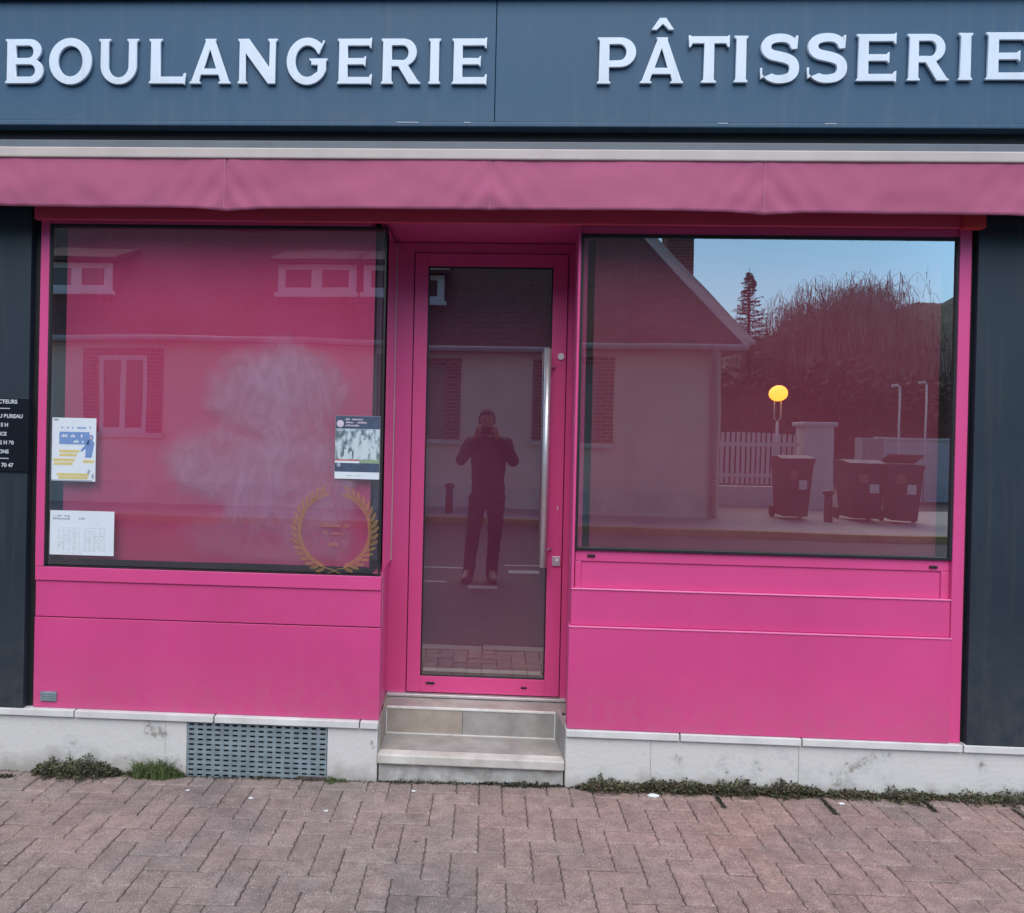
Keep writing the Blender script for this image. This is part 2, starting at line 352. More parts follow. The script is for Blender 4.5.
# ------------------------------------------------------------------ world, sun
world = bpy.data.worlds.new('World'); scene.world = world; world.use_nodes = True
nt = world.node_tree; bg = nt.nodes['Background']
sky = nt.nodes.new('ShaderNodeTexSky'); sky.sky_type = 'NISHITA'; sky.sun_disc = False
SUN_EL, SUN_ROT = R(51), R(-179)
sky.sun_elevation = SUN_EL; sky.sun_rotation = SUN_ROT; sky.altitude = 100; sky.air_density = 1.0; sky.dust_density = 1.6; sky.ozone_density = 1.0
bal = nt.nodes.new('ShaderNodeMix'); bal.data_type = 'RGBA'; bal.blend_type = 'MULTIPLY'; bal.inputs[0].default_value = 1
bal.inputs[7].default_value = (.64, .95, 1.10, 1)
nt.links.new(sky.outputs[0], bal.inputs[6]); nt.links.new(bal.outputs[2], bg.inputs['Color'])
bg.inputs['Strength'].default_value = .235
sl = bpy.data.lights.new('sun', 'SUN'); sl.energy = 2.85; sl.angle = R(60); sl.color = (1, .84, .71)
so = bpy.data.objects.new('sun', sl); col.objects.link(so)
sd = Vector((math.sin(SUN_ROT)*math.cos(SUN_EL), math.cos(SUN_ROT)*math.cos(SUN_EL), math.sin(SUN_EL)))
so.rotation_euler = (-sd).to_track_quat('-Z', 'Y').to_euler(); so.location = sd*30

# ------------------------------------------------------------------ ground
def gz(x, y):
    """pavement in front of the shop: rises a little to the right and towards the road"""
    xx = max(-7., min(7., x)); w = 1. if y > -3.2 else max(0., 1-(-3.2-y)/5.)
    base = (-.022 + .0135*xx)*w
    return base + (.0155*(-y) if y > -3.2 else .0155*3.2*(.4 + .6*max(0., 1-(-3.2-y)/5.)))
def sheet(name, x0, x1, y0, y1, zf, m, nx=30, ny=10, **kw):
    b = MB(); g = [[b.bm.verts.new((x0+(x1-x0)*i/nx, y0+(y1-y0)*j/ny, zf(x0+(x1-x0)*i/nx, y0+(y1-y0)*j/ny))) for j in range(ny+1)] for i in range(nx+1)]
    for i in range(nx):
        for j in range(ny): b.bm.faces.new((g[i][j], g[i+1][j], g[i+1][j+1], g[i][j+1]))
    o = b.build(name, m); o['kind'] = 'structure'; return o
sheet('ground', -420, 420, -420, 300, lambda x, y: -.32, M['earth'], 4, 4)
sheet('pavement_bed', -14, 14, -1.35, .0, lambda x, y: gz(x, y)-.008, M['soil'], 28, 12)
sheet('road', -60, 60, -9.05, -1.49, gz, M['asphalt'], 40, 28)
sheet('asphalt_verge_left', -60, -14, -1.49, .0, gz, M['asphalt'], 4, 4)
sheet('asphalt_verge_right', 14, 60, -1.49, .0, gz, M['asphalt'], 4, 4)
b = MB()
for i in range(56):
    x = -14 + i*.5; z = gz(x+.25, -1.42)
    b.box(x+.003, x+.497, -1.487, -1.354, z-.15, z+.001)
o = b.build('flush_kerb', M['concrete'], bevel=.006); o['kind'] = 'structure'

def pavers():
    """herringbone concrete blocks with slightly toothed edges"""
    bm = bmesh.new(); tone = bm.loops.layers.float_color.new('tone')
    u = .104; gap = .0018; rng = random.Random(5)
    def warp(x, y):
        tx = abs(((x/u)*2.0) % 1 - .5)*2 - .5; ty = abs(((y/u)*2.0) % 1 - .5)*2 - .5
        return x + .0050*ty, y + .0034*tx
    def brick(x0, y0, w, h):
        if x0 + w < -6.5 or x0 > 6.5 or y0 > -.005 or y0 + h < -1.35: return
        ys, ye = max(y0, -1.35), min(y0+h, -.004)
        if ye - ys < .02: return
        c = rng.random(); k = .92 + .17*rng.random()
        cx = x0 + w/2
        mixr = .5 + .5*noise.noise((cx*.55, y0*.7, 3.1))*.8 + (rng.random()-.5)*.16 + .07*cx
        mixr = max(0, min(1, mixr))
        a = Vector((.262, .222, .205)); bb = Vector((.345, .222, .190))
        cc = (a.lerp(bb, mixr))*k
        dz = (rng.random()-.5)*.004; tx = (rng.random()-.5)*.010; ty = (rng.random()-.5)*.010
        # outline with mid points
        X0, X1, Y0, Y1 = x0+gap, x0+w-gap, ys+gap, ye-gap
        nx, ny = (8, 4) if w > h else (4, 8)
        top = []; 
        pts = [(X0+(X1-X0)*i/nx, Y0) for i in range(nx)] + [(X1, Y0+(Y1-Y0)*j/ny) for j in range(ny)] + [(X1-(X1-X0)*i/nx, Y1) for i in range(nx)] + [(X0, Y1-(Y1-Y0)*j/ny) for j in range(ny)]
        mx_, my_ = (X0+X1)/2, (Y0+Y1)/2
        outer, inner, low = [], [], []
        for px, py in pts:
            wx, wy = warp(px, py); wx += (rng.random()-.5)*.0022; wy += (rng.random()-.5)*.0022
            if wy > -.004: wy = -.004
            z = gz(wx, wy) + dz + tx*(px-mx_) + ty*(py-my_)
            dx, dy = wx-mx_, wy-my_; l = math.hypot(dx, dy)
            ix, iy = wx - .0045*(1 if dx > 0 else -1)*(abs(dx) > .03), wy - .0045*(1 if dy > 0 else -1)*(abs(dy) > .03)
            inner.append(bm.verts.new((ix, iy, z))); outer.append(bm.verts.new((wx, wy, z-.0035))); low.append(bm.verts.new((wx, wy, z-.045)))
        n = len(pts); fs = [bm.faces.new(inner)]
        for i in range(n):
            j = (i+1) % n
            fs.append(bm.faces.new((outer[i], outer[j], inner[j], inner[i]))); fs.append(bm.faces.new((low[i], low[j], outer[j], outer[i])))
        for f in fs:
            for lp in f.loops: lp[tone] = (cc[0], cc[1], cc[2], 1)
    # 90 degree herringbone: cell (i,j) units
    N = 64
    for i in range(-N, N):
        for j in range(-32, 2):
            s = (i + j) % 4
            if s == 0: brick(i*u, j*u, 2*u, u)       # horizontal starts here
            if s == 2: brick(i*u, j*u, u, 2*u)       # vertical starts here
    bmesh.ops.recalc_face_normals(bm, faces=bm.faces)
    me = bpy.data.meshes.new('pavement'); bm.to_mesh(me); bm.free(); me.materials.append(M['paver'])
    o = bpy.data.objects.new('pavement', me); link(o); o['kind'] = 'structure'
    return o
pavers()
# plain paving further along
for nm, xa, xb in (('pavement_left', -14, -6.4), ('pavement_right', 6.4, 14)):
    sheet(nm, xa, xb, -1.35, -.004, lambda x, y: gz(x, y)-.001, M['concrete'], 8, 6)
# road markings
def mark(name, x0, x1, y0, y1):
    o = sheet(name, x0, x1, y0, y1, lambda x, y: gz(x, y)+.004, M['paint'], 6, 1); return o
mark('road_marking', -9, -.12, -4.72, -4.64)
mark('road_marking', .25, 9, -4.98, -4.90)
mark('road_marking', -9, -.40, -3.86, -3.79)
mark('road_marking', -.16, .14, -3.66, -3.50)
mark('road_marking', .28, .62, -4.62, -4.42)
# far pavement and kerb
b = MB()
for i in range(90):
    b.box(-45+i*1.0+.003, -45+i*1.0+.997, -9.19, -9.05, -.1, .135)
o = b.build('far_kerb', M['kerb_yellow'], bevel=.012); o['kind'] = 'structure'
sheet('far_pavement', -45, 45, -18.5, -9.19, lambda x, y: .125, M['asphalt'], 20, 6)
bm_ = sheet('far_pavement_paving', -45, 45, -13.45, -9.2, lambda x, y: .130, mat('far_paving', (.32, .29, .27), .85, .2, 3, .2, 60, col2=(.40, .37, .34)), 20, 6)

# ------------------------------------------------------------------ the shop
shop = empty('bakery_shop', (0, 0, 0), 'bakery shopfront with bright pink joinery, dark blue fascia and large glass windows', 'shop')
P = lambda name, mb, m, parent=shop, **kw: mb.build(name, m, parent, **kw)

# masonry body (storey above, side wings, dark room)
b = MB()
b.box(-7, -3.6, .03, 7, .0, 6.6); b.box(3.6, 7, .03, 7, .0, 6.6); b.box(-3.6, 3.6, .03, 7, 3.62, 6.6); b.box(-3.6, 3.6, 2.6, 7, .0, 3.62)
b.box(-3.6, 3.6, .6, 2.6, -.1, .2)
P('wall', b, M['stucco'])
b = MB()   # roof over the shop
b.prism([(-7.2, -.35, 6.60), (-7.2, 3.5, 9.6), (-7.2, 7.35, 6.60)], (14.4, 0, 0)); P('roof', b, M['roof'])
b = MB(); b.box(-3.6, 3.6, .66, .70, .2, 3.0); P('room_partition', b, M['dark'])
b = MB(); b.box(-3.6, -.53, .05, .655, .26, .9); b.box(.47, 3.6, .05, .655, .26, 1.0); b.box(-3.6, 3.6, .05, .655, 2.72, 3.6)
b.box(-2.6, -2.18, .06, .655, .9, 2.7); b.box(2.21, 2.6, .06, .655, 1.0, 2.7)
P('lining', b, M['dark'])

# plinth
b = MB(); b.box(-7, -1.398, -.004, .3, -.35, .222); b.box(-.722, -.484, -.004, .3, -.35, .222); b.box(-1.398, -.722, .07, .3, -.35, .222)
b.box(.398, 7, -.004, .3, -.35, .222)
P('plinth', b, M['plinth'], bevel=.004)
b = MB()
for xa, xb in ((-3.4, -1.944), (-1.940, -1.266), (-1.261, -.570), (-.566, -.480), (.396, .918), (.922, 1.470), (1.474, 2.188), (2.192, 3.4)):
    b.box(xa+.0012, xb-.0012, -.022, .06, .2235, .256)
P('coping', b, M['coping'], bevel=.003)
b = MB(); b.box(.790, .793, -.0055, -.0035, -.02, .22); b.box(-1.503, -1.501, -.0055, -.0035, -.06, .22); b.box(1.464, 1.4665, -.0055, -.0035, -.02, .222); P('plinth_joint', b, M['old'] if 'old' in M else M['render_old'])

# ventilation grille
g = MB(); x0, x1, z0, z1 = -1.396, -.724, -.045, .219
nc, nr = 16, 11; cw, rh = (x1-x0)/nc, (z1-z0)/nr
for r in range(nr+1):
    z = z0 + r*rh; g.box(x0, x1, -.004, .004, max(z-.0065, z0), min(z+.0065, z1))
for c in range(nc+1):
    x = x0 + c*cw
    for r in range(nr):
        z = z0 + r*rh; g.box(max(x-.0085, x0), min(x+.0085, x1), -.003, .003, z+.0068, z+rh-.0068)
P('vent_grille', g, M['grille'])
b = MB(); b.box(-1.397, -.723, .040, .0695, -.10, .221); P('vent_recess', b, M['dark'])
b = MB(); b.box(-.86, -.725, -.012, -.0045, -.042, -.018); P('grille_patch', b, mat('rusty_edge', (.08, .05, .045), .9, .3, 40))

# side panels
b = MB(); b.box(-3.4, -2.195, -.018, .028, .258, 3.0); P('side_panel', b, M['anthracite'], bevel=.003)
b = MB(); b.box(2.205, 3.4, -.018, .028, .258, 3.0); P('side_panel', b, M['anthracite'], bevel=.003)
b = MB(); b.box(-2.194, -2.158, .020, .05, .258, 2.9); b.box(2.188, 2.204, .020, .05, .258, 2.9)
P('shadow_gap', b, M['black'])

# ---- left window
lw = empty('window', (-1.3, 0, .95), None, None); lw.parent = shop; 
b = MB(); b.box(-2.156, -2.113, -.006, .05, .939, 2.66); b.box(-2.156, -.482, -.004, .05, .872, .9385)
b.box(-2.113, -.56, .0, .05, 2.585, 2.66)
P('frame', b, M['pink'], lw, bevel=.003)
b = MB(); b.box(-2.113, -2.104, -.004, .03, .9385, 2.584); b.box(-2.104, -.489, -.002, .03, .9385, .944); b.box(-.498, -.489, -.003, .012, .9445, 2.59); b.box(-2.104, -.506, -.002, .03, 2.572, 2.584)
P('seal', b, M['black'], lw)
b = MB(); b.box(-.500, -.4945, .016, .030, .95, 2.585); P('corner_profile', b, M['steel'], lw)
b = MB(); b.box(-.502, -.484, .406, .423, .95, 2.60); P('corner_profile', b, M['beige_bar'], lw)
b = MB(); b.face([(-2.105, .006, .949), (-.490, .006, .949), (-.490, .006, 2.575), (-2.105, .006, 2.575)]); P('pane', b, M['glass'], lw)
b = MB(); b.face([(-.486, .05, .95), (-.486, .405, .95), (-.486, .405, 2.585), (-.486, .05, 2.585)]); P('side_pane', b, M['glass'], lw)
# blind inside the glass with soft vertical folds
def blind(name, x0, x1, z0, z1, y, m, parent, folds):
    b = MB(); nx = 120; cols = []
    for i in range(nx+1):
        x = x0 + (x1-x0)*i/nx
        d = sum(.010*math.exp(-((x-f)/.010)**2) for f in folds) + .004*math.sin(x*7.1)
        cols.append((b.bm.verts.new((x, y-d, z0)), b.bm.verts.new((x, y-d*.8, z1))))
    for i in range(nx): b.bm.faces.new((cols[i][0], cols[i+1][0], cols[i+1][1], cols[i][1]))
    return P(name, b, m, parent, smooth=True)
blind('blind', -2.055, -.548, .972, 2.62, .05, M['film_left'], lw, (-1.90, -1.86, -.70, -.66))
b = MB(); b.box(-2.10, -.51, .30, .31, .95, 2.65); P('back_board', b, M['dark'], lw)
b = MB(); b.box(-.545, -.520, .10, .13, 1.0, 2.6); P('curtain_edge', b, mat('mauve_curtain_edge', (.12, .07, .13), .8), lw)
# whitewash smear on the inside of the glass
def smear(name, x0, x1, z0, z1, y, blobs, parent, nx=90, nz=90):
    me = bpy.data.meshes.new(name); bm = bmesh.new(); lay = bm.verts.layers.float.new('mask')
    g = []
    off = wp(parent)
    for i in range(nx+1):
        row = []
        for j in range(nz+1):
            x, z = x0+(x1-x0)*i/nx, z0+(z1-z0)*j/nz
            v = bm.verts.new(Vector((x, y, z))-off); m_ = 0
            for (cx, cz, rx, rz, a) in blobs:
                d = math.hypot((x-cx)/rx, (z-cz)/rz) + .16*noise.noise((x*5, z*5, cx)) + .12*noise.noise((x*17, z*17, cx))
                t = max(0, min(1, (1.06-d)/.45)); m_ = max(m_, a*t*t*(3-2*t))
            e = min(i, nx-i, j, nz-j)/4.; v[lay] = m_*min(1, e); row.append(v)
        g.append(row)
    for i in range(nx):
        for j in range(nz): bm.faces.new((g[i][j], g[i+1][j], g[i+1][j+1], g[i][j+1]))
    bm.to_mesh(me); bm.free(); me.materials.append(M['smear'])
    o = bpy.data.objects.new(name, me); link(o, parent); return o
smear('whitewash_smear', -1.62, -.60, .96, 2.15, .014, [(-1.00, 1.78, .36, .29, 1.0), (-1.22, 1.44, .38, .22, .95), (-.93, 1.36, .44, .34, .9), (-1.0, 1.12, .50, .16, .55)], lw)

# panels below the left window
b = MB(); b.box(-2.155, -.482, .004, .05, .697, .8705); b.box(-2.158, -.480, .004, .05, .2575, .6925); P('kick_panel', b, M['pink_panel'], bevel=.0025)
b = MB(); b.box(-2.11, -.484, .012, .04, .6926, .6969); P('panel_joint', b, M['black'])
b = MB(); b.box(-2.118, -2.040, -.004, .0035, .290, .335)
for k in range(4): b.box(-2.113, -2.045, -.008, -.0045, .295+k*.010, .300+k*.010)
P('small_vent', b, M['grille'])
# left reveal of the doorway
b = MB(); b.prism([(-.482, .0505, .2575), (-.500, .425, .2575), (-.53, .425, .2575), (-.53, .0505, .2575)], (0, 0, .69)); P('door_reveal', b, M['pink'], bevel=.002)
b = MB(); b.box(-.485, -.4815, .055, .062, .2575, .945); P('reveal_trim', b, M['beige_bar'])

# ---- right window
rw = empty('window', (1.28, 0, 1.09), None, None); rw.parent = shop
b = MB(); b.box(2.133, 2.186, .0, .06, .2575, 2.66); b.box(.426, 2.1325, .020, .06, 1.036, 1.090); b.box(.408, .4215, .004, .06, .91, 2.66)
b.box(.426, .455, .020, .06, .911, 1.0355); b.box(2.095, 2.1325, .020, .06, .911, 1.0355); b.box(.4225, 2.1325, .010, .06, 2.565, 2.66)
P('frame', b, M['pink'], rw, bevel=.003)
b = MB(); b.box(.4218, .433, .002, .05, 1.0905, 2.5645); b.box(.4332, 2.122, .006, .05, 1.0905, 1.101); b.box(2.122, 2.1325, .004, .05, 1.0905, 2.5645); b.box(.4332, 2.1218, .006, .05, 2.550, 2.5645)
P('seal', b, M['black'], rw)
b = MB(); b.face([(.4335, .015, 1.101), (2.1215, .015, 1.101), (2.1215, .015, 2.5505), (.4335, .015, 2.5505)]); P('pane', b, M['glass'], rw)
blind('blind', .497, 2.10, 1.06, 2.62, .085, M['film_right'], rw, (.57, .68, 1.78))
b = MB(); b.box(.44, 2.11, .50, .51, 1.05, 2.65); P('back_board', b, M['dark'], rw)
b = MB(); b.box(.43, .60, .30, .31, 2.08, 2.36); P('ochre_board', b, mat('ochre_board', (.20, .12, .02), .7), rw)
b = MB(); b.box(.43, .60, .30, .31, 1.1, 1.88); P('teal_board', b, mat('teal_board', (.03, .09, .09), .7), rw)
# right: stepped panels
b = MB(); b.box(.4555, 2.0945, .027, .06, .911, 1.0355); P('kick_panel', b, M['pink'], bevel=.002)
b = MB(); b.box(.410, 2.1325, .006, .06, .737, .9105); P('kick_panel', b, M['pink_panel'], bevel=.004)
b = MB(); b.box(.401, 2.1325, -.010, .06, .2575, .7365); P('kick_panel', b, M['pink_panel'], bevel=.004)
M['pink_highlight'] = mat('pale_pink_highlight', (.78, .19, .40), .35, .05, 3)  # paler pink, paints the bright highlight along the panel ledges
b = MB(); b.box(.400, 2.134, -.0135, .0, .7315, .7378); P('ledge_highlight', b, M['pink_highlight'], bevel=.0015)  # slim strips added on both ledges, their colour stands in for the highlight
b = MB(); b.box(.4085, 2.134, .001, .02, .9055, .9115); P('ledge_highlight', b, M['pink_highlight'], bevel=.0015)
b = MB()
for x, z in ((.500, 1.063), (2.058, 1.056)): b.box(x-.018, x+.018, .012, .0195, z-.006, z+.006)
P('drain_cap', b, M['black'], rw, bevel=.002)
b = MB(); b.prism([(.411, .0605, .2575), (.436, .425, .2575), (.46, .425, .2575), (.46, .0605, .2575)], (0, 0, 2.42)); P('door_reveal', b, M['pink'], bevel=.002)
b = MB(); b.box(-.53, .46, .05, .43, 2.615, 2.70); P('recess_soffit', b, M['pink'])

# ---- door
dr = empty('door', (0, .43, .25), None, None); dr.parent = shop
b = MB(); b.box(-.505, -.397, .424, .50, .258, 2.612); b.box(.406, .445, .424, .50, .258, 2.612); b.box(-.3968, .4058, .426, .50, 2.560, 2.612)
P('frame', b, M['pink'], dr, bevel=.002)
b = MB(); b.box(-.3965, -.3925, .436, .49, .256, 2.56); b.box(.4015, .4055, .436, .49, .256, 2.56); b.box(-.392, .401, .436, .49, 2.5555, 2.56); P('gap_seal', b, M['black'], dr)
b = MB(); b.box(-.392, -.322, .416, .465, .264, 2.5552); b.box(.326, .401, .416, .465, .264, 2.5552); b.box(-.3218, .3258, .416, .465, .264, .348); b.box(-.3218, .3258, .416, .465, 2.488, 2.5552)
P('leaf', b, M['pink'], dr, bevel=.002)
b = MB(); b.box(-.3216, -.3155, .419, .44, .3482, 2.4878); b.box(.3195, .3256, .419, .44, .3482, 2.4878); b.box(-.3153, .3193, .419, .44, .3482, .3545); b.box(-.3153, .3193, .419, .44, 2.481, 2.4878)
P('seal', b, M['black'], dr)
b = MB(); b.face([(-.3153, .4285, .3547), (.3193, .4285, .3547), (.3193, .4285, 2.4808), (-.3153, .4285, 2.4808)]); P('pane', b, M['glass'], dr)
b = MB(); b.box(-.33, .335, .50, .51, .30, 2.50); P('blind', b, M['film_door'], dr)
b = MB(); b.box(-.31, .31, .475, .485, .3555, .372); P('inner_rail', b, M['beige_bar'], dr)
b = MB(); b.tube([(.303, .355, .945), (.303, .355, 2.062)], .0175, 20); b.tube([(.303, .355, 1.03), (.345, .417, 1.03)], .007, 10); b.tube([(.303, .355, 1.97), (.345, .417, 1.97)], .007, 10)
P('pull_handle', b, M['steel'], dr)
b = MB(); b.tube([(.374, .405, 2.028), (.374, .417, 2.028)], .017, 20); P('lock', b, M['steel'], dr)
b = MB(); b.box(.352, .392, .404, .4158, .945, .993); b.tube([(.377, .398, .969), (.377, .405, .969)], .010, 14); P('lock', b, M['steel'], dr, bevel=.002)
b = MB(); b.box(.371, .377, .412, .4158, 1.235, 1.255); P('latch_mark', b, M['steel'], dr)
b = MB(); b.box(-.29, -.245, .411, .4158, .306, .318); b.box(.205, .235, .411, .4158, .300, .309); P('drain_cap', b, M['black'], dr, bevel=.002)
b = MB(); b.box(-.497, .44, .395, .47, .2425, .2575); P('threshold', b, M['alu'], dr, bevel=.003)

# ---- doorstep
st = empty('doorstep', (0, .1, 0), None, None); st.parent = shop
b = MB(); b.box(-.478, .392, .012, .245, -.30, .0615); P('riser', b, M['render_old'], st, bevel=.003)
b = MB(); b.box(-.482, .394, -.020, .05, .062, .1065); P('nosing', b, M['nosing'], st, bevel=.006)
b = MB(); b.box(-.478, .392, .0505, .25, .062, .1062); P('tread', b, M['tile_grey'], st)
b = MB(); b.box(-.474, -.092, .250, .30, .1065, .232); P('riser', b, M['tile_beige'], st)
b = MB(); b.box(-.090, .372, .250, .30, .1065, .232); P('riser', b, M['tile_grey'], st)
b = MB(); b.box(-.490, .436, .3005, .42, .15, .2385); b.box(-.490, .436, .262, .3005, .2325, .2385); P('landing', b, M['tile_grey'], st)
b = MB(); b.box(-.483, -.476, .02, .25, .107, .2565); b.box(-.4955, -.488, .2502, .42, .2388, .2565); P('cheek', b, M['tile_beige'], st)
b = MB(); b.prism([(.3935, .0, .107), (.3735, .25, .107), (.3975, .25, .107), (.3975, .0, .107)], (0, 0, .149)); P('cheek', b, M['tile_grey'], st)
b = MB(); b.box(-.474, .372, .246, .2615, .2325, .2405); b.box(-.474, .368, .244, .2495, .1067, .1115); b.box(.3665, .3725, .243, .2495, .1067, .232); b.box(-.475, -.4705, .243, .2495, .1067, .232)
P('grout_line', b, M['grout'], st)

# ---- header beam behind the awning
b = MB(); b.box(-2.175, 2.120, -.035, -.0065, 2.598, 2.72); P('header_beam', b, mat('deep_pink_header', (.66, .06, .13), .5, .06, 3), bevel=.003)
b = MB(); b.box(2.1205, 2.210, -.060, -.0065, 2.592, 2.72); P('header_end', b, mat('red_end_block', (.62, .055, .06), .5, .05, 4), bevel=.003)

# ---- awning
aw = empty('awning', (0, -.2, 2.85), None, None); aw.parent = shop
def valance():
    b = MB(); nx, nz = 520, 14; x0, x1, zt, zb = -3.1, 3.1, 2.833, 2.613; g = []
    seams = [-1.195, -.006, 1.185, 2.40, -2.40]
    for i in range(nx+1):
        x = x0+(x1-x0)*i/nx; c = []
        for j in range(nz+1):
            t = j/nz
            pucker = 0; dz = 0
            for s in seams:
                d = x - s; e = math.exp(-(abs(d)/.16))
                pucker += .0050*e*math.sin(abs(d)*58 - t*9)*(.25+.75*t); pucker -= .004*math.exp(-(d/.006)**2)
                dz += .016*math.exp(-(d/.10)**2)*t if abs(s) > .1 else .003*math.exp(-(d/.1)**2)*t
            y = -.205 - .012*t*math.sin(x*1.7+1) - pucker + .009*noise.noise((x*2.2, t*1.2, 0))*(.3+t) + .0045*noise.noise((x*9, t*2.4, 4))*(.3+t)
            z = zt + (zb-zt)*t - dz*.6 + .004*noise.noise((x*1.5, 7, 0))*t
            c.append(b.bm.verts.new((x, y, z)))
        g.append(c)
    for i in range(nx):
        for j in range(nz): b.bm.faces.new((g[i][j], g[i][j+1], g[i+1][j+1], g[i+1][j]))
    o = P('valance', b, M['fabric'], aw, smooth=True)
    s = o.modifiers.new('thick', 'SOLIDIFY'); s.thickness = .0015
valance()
b = MB()
for s in (-1.195, -.006, 1.185):
    for k in range(26):
        z = 2.828 - k*.0083; b.box(s-.0055, s-.0042, -.2155, -.2135, z-.0058, z)
P('seam_stitching', b, mat('stitch_thread', (.62, .30, .42), .8), aw)
b = MB(); b.box(-3.1, 3.1, -.215, -.15, 2.832, 2.880); P('front_bar', b, M['beige_bar'], aw, bevel=.006)
b = MB(); b.box(-3.1, 3.1, -.185, -.03, 2.8805, 2.922); P('cassette', b, M['grey_bar'], aw, bevel=.004)
b = MB(); b.box(-3.1, 3.1, -.14, -.1, 2.70, 2.831); b.tube([(-3.1, -.10, 2.78), (3.1, -.10, 2.78)], .045, 14); P('rolled_cover', b, M['fabric'], aw)

# ---- fascia with letters
fa = empty('fascia', (0, -.12, 3.02), None, None); fa.parent = shop
b = MB(); b.box(-3.4, .0015, -.120, -.02, 3.034, 3.588); b.box(.0045, 3.4, -.120, -.02, 3.034, 3.588); P('panel', b, M['fascia'], fa, bevel=.002)
b = MB(); b.box(-3.4, 3.4, -.126, -.02, 3.010, 3.0335); P('lower_lip', b, M['fascia'], fa, bevel=.005)
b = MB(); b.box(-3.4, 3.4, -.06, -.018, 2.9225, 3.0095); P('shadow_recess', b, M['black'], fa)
b = MB(); b.box(-3.42, 3.42, -.15, .02, 3.5885, 3.615); P('top_cap', b, M['anthracite'], fa, bevel=.003)
b = MB()
for x, w in ((-.39, .10), (-.12, .03), (1.02, .04), (1.49, .05)): b.box(x-w/2, x+w/2, -.1275, -.1262, 3.026, 3.031)
P('paint_scuff', b, mat('grey_scuff', (.35, .38, .42), .7), fa)

S = .035
def arc(cx, cy, rx, ry, a0, a1, n=18):
    return [(cx+rx*math.cos(R(a0+(a1-a0)*i/n)), cy+ry*math.sin(R(a0+(a1-a0)*i/n))) for i in range(n+1)]
def sweep(pts, ws):
    n = len(pts); l, r = [], []
    for i, (x, y) in enumerate(pts):
        xa, ya = pts[max(i-1, 0)]; xb, yb = pts[min(i+1, n-1)]
        dx, dy = xb-xa, yb-ya; d = math.hypot(dx, dy) or 1; w = ws(i/(n-1))/2
        l.append((x-dy/d*w, y+dx/d*w)); r.append((x+dy/d*w, y-dx/d*w))
    return l + r[::-1]
st_ = .19
GL = {}
GL['I'] = (.27, [[(0,0),(.27,0),(.27,.03),(.235,.07),(.235,.93),(.27,.97),(.27,1),(0,1),(0,.97),(.035,.93),(.035,.07),(0,.03)]])
GL['E'] = (.79, [[(0,0),(.74,0),(.79,-.03),(.79,.22),(.755,.20),(.735,.15),(.235,.15),(.235,.43),(.60,.43),(.635,.385),(.65,.385),(.65,.615),(.635,.615),(.60,.57),(.235,.57),(.235,.85),(.725,.85),(.745,.80),(.78,.78),(.78,1.03),(.73,1),(0,1),(0,.97),(.035,.93),(.035,.07),(0,.03)]])
GL['L'] = (.76, [[(0,0),(.71,0),(.76,-.03),(.76,.24),(.725,.22),(.705,.155),(.235,.155),(.235,.93),(.27,.97),(.27,1),(0,1),(0,.97),(.035,.93),(.035,.07),(0,.03)]])
GL['T'] = (.80, [[(.25,0),(.55,0),(.55,.03),(.50,.07),(.50,.85),(.73,.85),(.76,.78),(.80,.76),(.80,1.03),(.75,1),(.05,1),(0,1.03),(0,.76),(.04,.78),(.07,.85),(.30,.85),(.30,.07),(.25,.03)]])
GL['A'] = (1.0, [[(0,0),(.27,0),(.27,.03),(.225,.06),(.275,.20),(.70,.20),(.75,.06),(.705,.03),(.705,0),(1.0,0),(1.0,.03),(.955,.06),(.62,.95),(.63,.98),(.63,1),(.37,1),(.37,.98),(.385,.95),(.045,.06),(0,.03)], [(.33,.335),(.645,.335),(.49,.77)]])
GL['N'] = (.91, [[(0,0),(.22,0),(.22,.03),(.18,.07),(.18,.68),(.70,0),(.875,0),(.875,.93),(.91,.97),(.91,1),(.69,1),(.69,.97),(.73,.93),(.73,.36),(.25,1),(0,1),(0,.97),(.035,.93),(.035,.07),(0,.03)]])
GL['O'] = (.93, [arc(.465, .5, .465, .525, 0, 360, 48)[:-1], arc(.465, .5, .265, .345, 0, 360, 40)[:-1]])
GL['B'] = (.85, [[(0,0)]+arc(.56,.28,.29,.28,-90,62,16)+arc(.54,.745,.255,.255,-52,90,16)+[(0,1),(0,.97),(.035,.93),(.035,.07),(0,.03)],
                 [(.235,.15)]+arc(.54,.29,.125,.14,-90,90,12)+[(.235,.43)], [(.235,.57)]+arc(.51,.715,.115,.140,-90,90,12)+[(.235,.855)]])
GL['P'] = (.78, [[(0,0),(.27,0),(.27,.03),(.235,.07),(.235,.36)]+arc(.46,.68,.32,.32,-90,90,20)+[(0,1),(0,.97),(.035,.93),(.035,.07),(0,.03)], [(.235,.50)]+arc(.44,.68,.145,.175,-90,90,14)+[(.235,.855)]])
GL['R'] = (.89, [[(0,0),(.27,0),(.27,.03),(.235,.07),(.235,.39),(.385,.39),(.625,0),(.89,0),(.89,.03),(.84,.06),(.605,.415)]+arc(.50,.70,.30,.30,-55,90,20)+[(0,1),(0,.97),(.035,.93),(.035,.07),(0,.03)], [(.235,.53)]+arc(.48,.69,.135,.165,-90,90,14)+[(.235,.855)]])
GL['U'] = (.90, [[(0,1),(0,.97),(.04,.93)]+arc(.45,.40,.41,.42,180,360,28)+[(.86,.93),(.90,.97),(.90,1),(.64,1),(.64,.97),(.675,.93)]+arc(.45,.39,.225,.255,0,-180,24)+[(.225,.93),(.26,.97),(.26,1)]])
gl = arc(.47,.5,.47,.525,42,318,36)
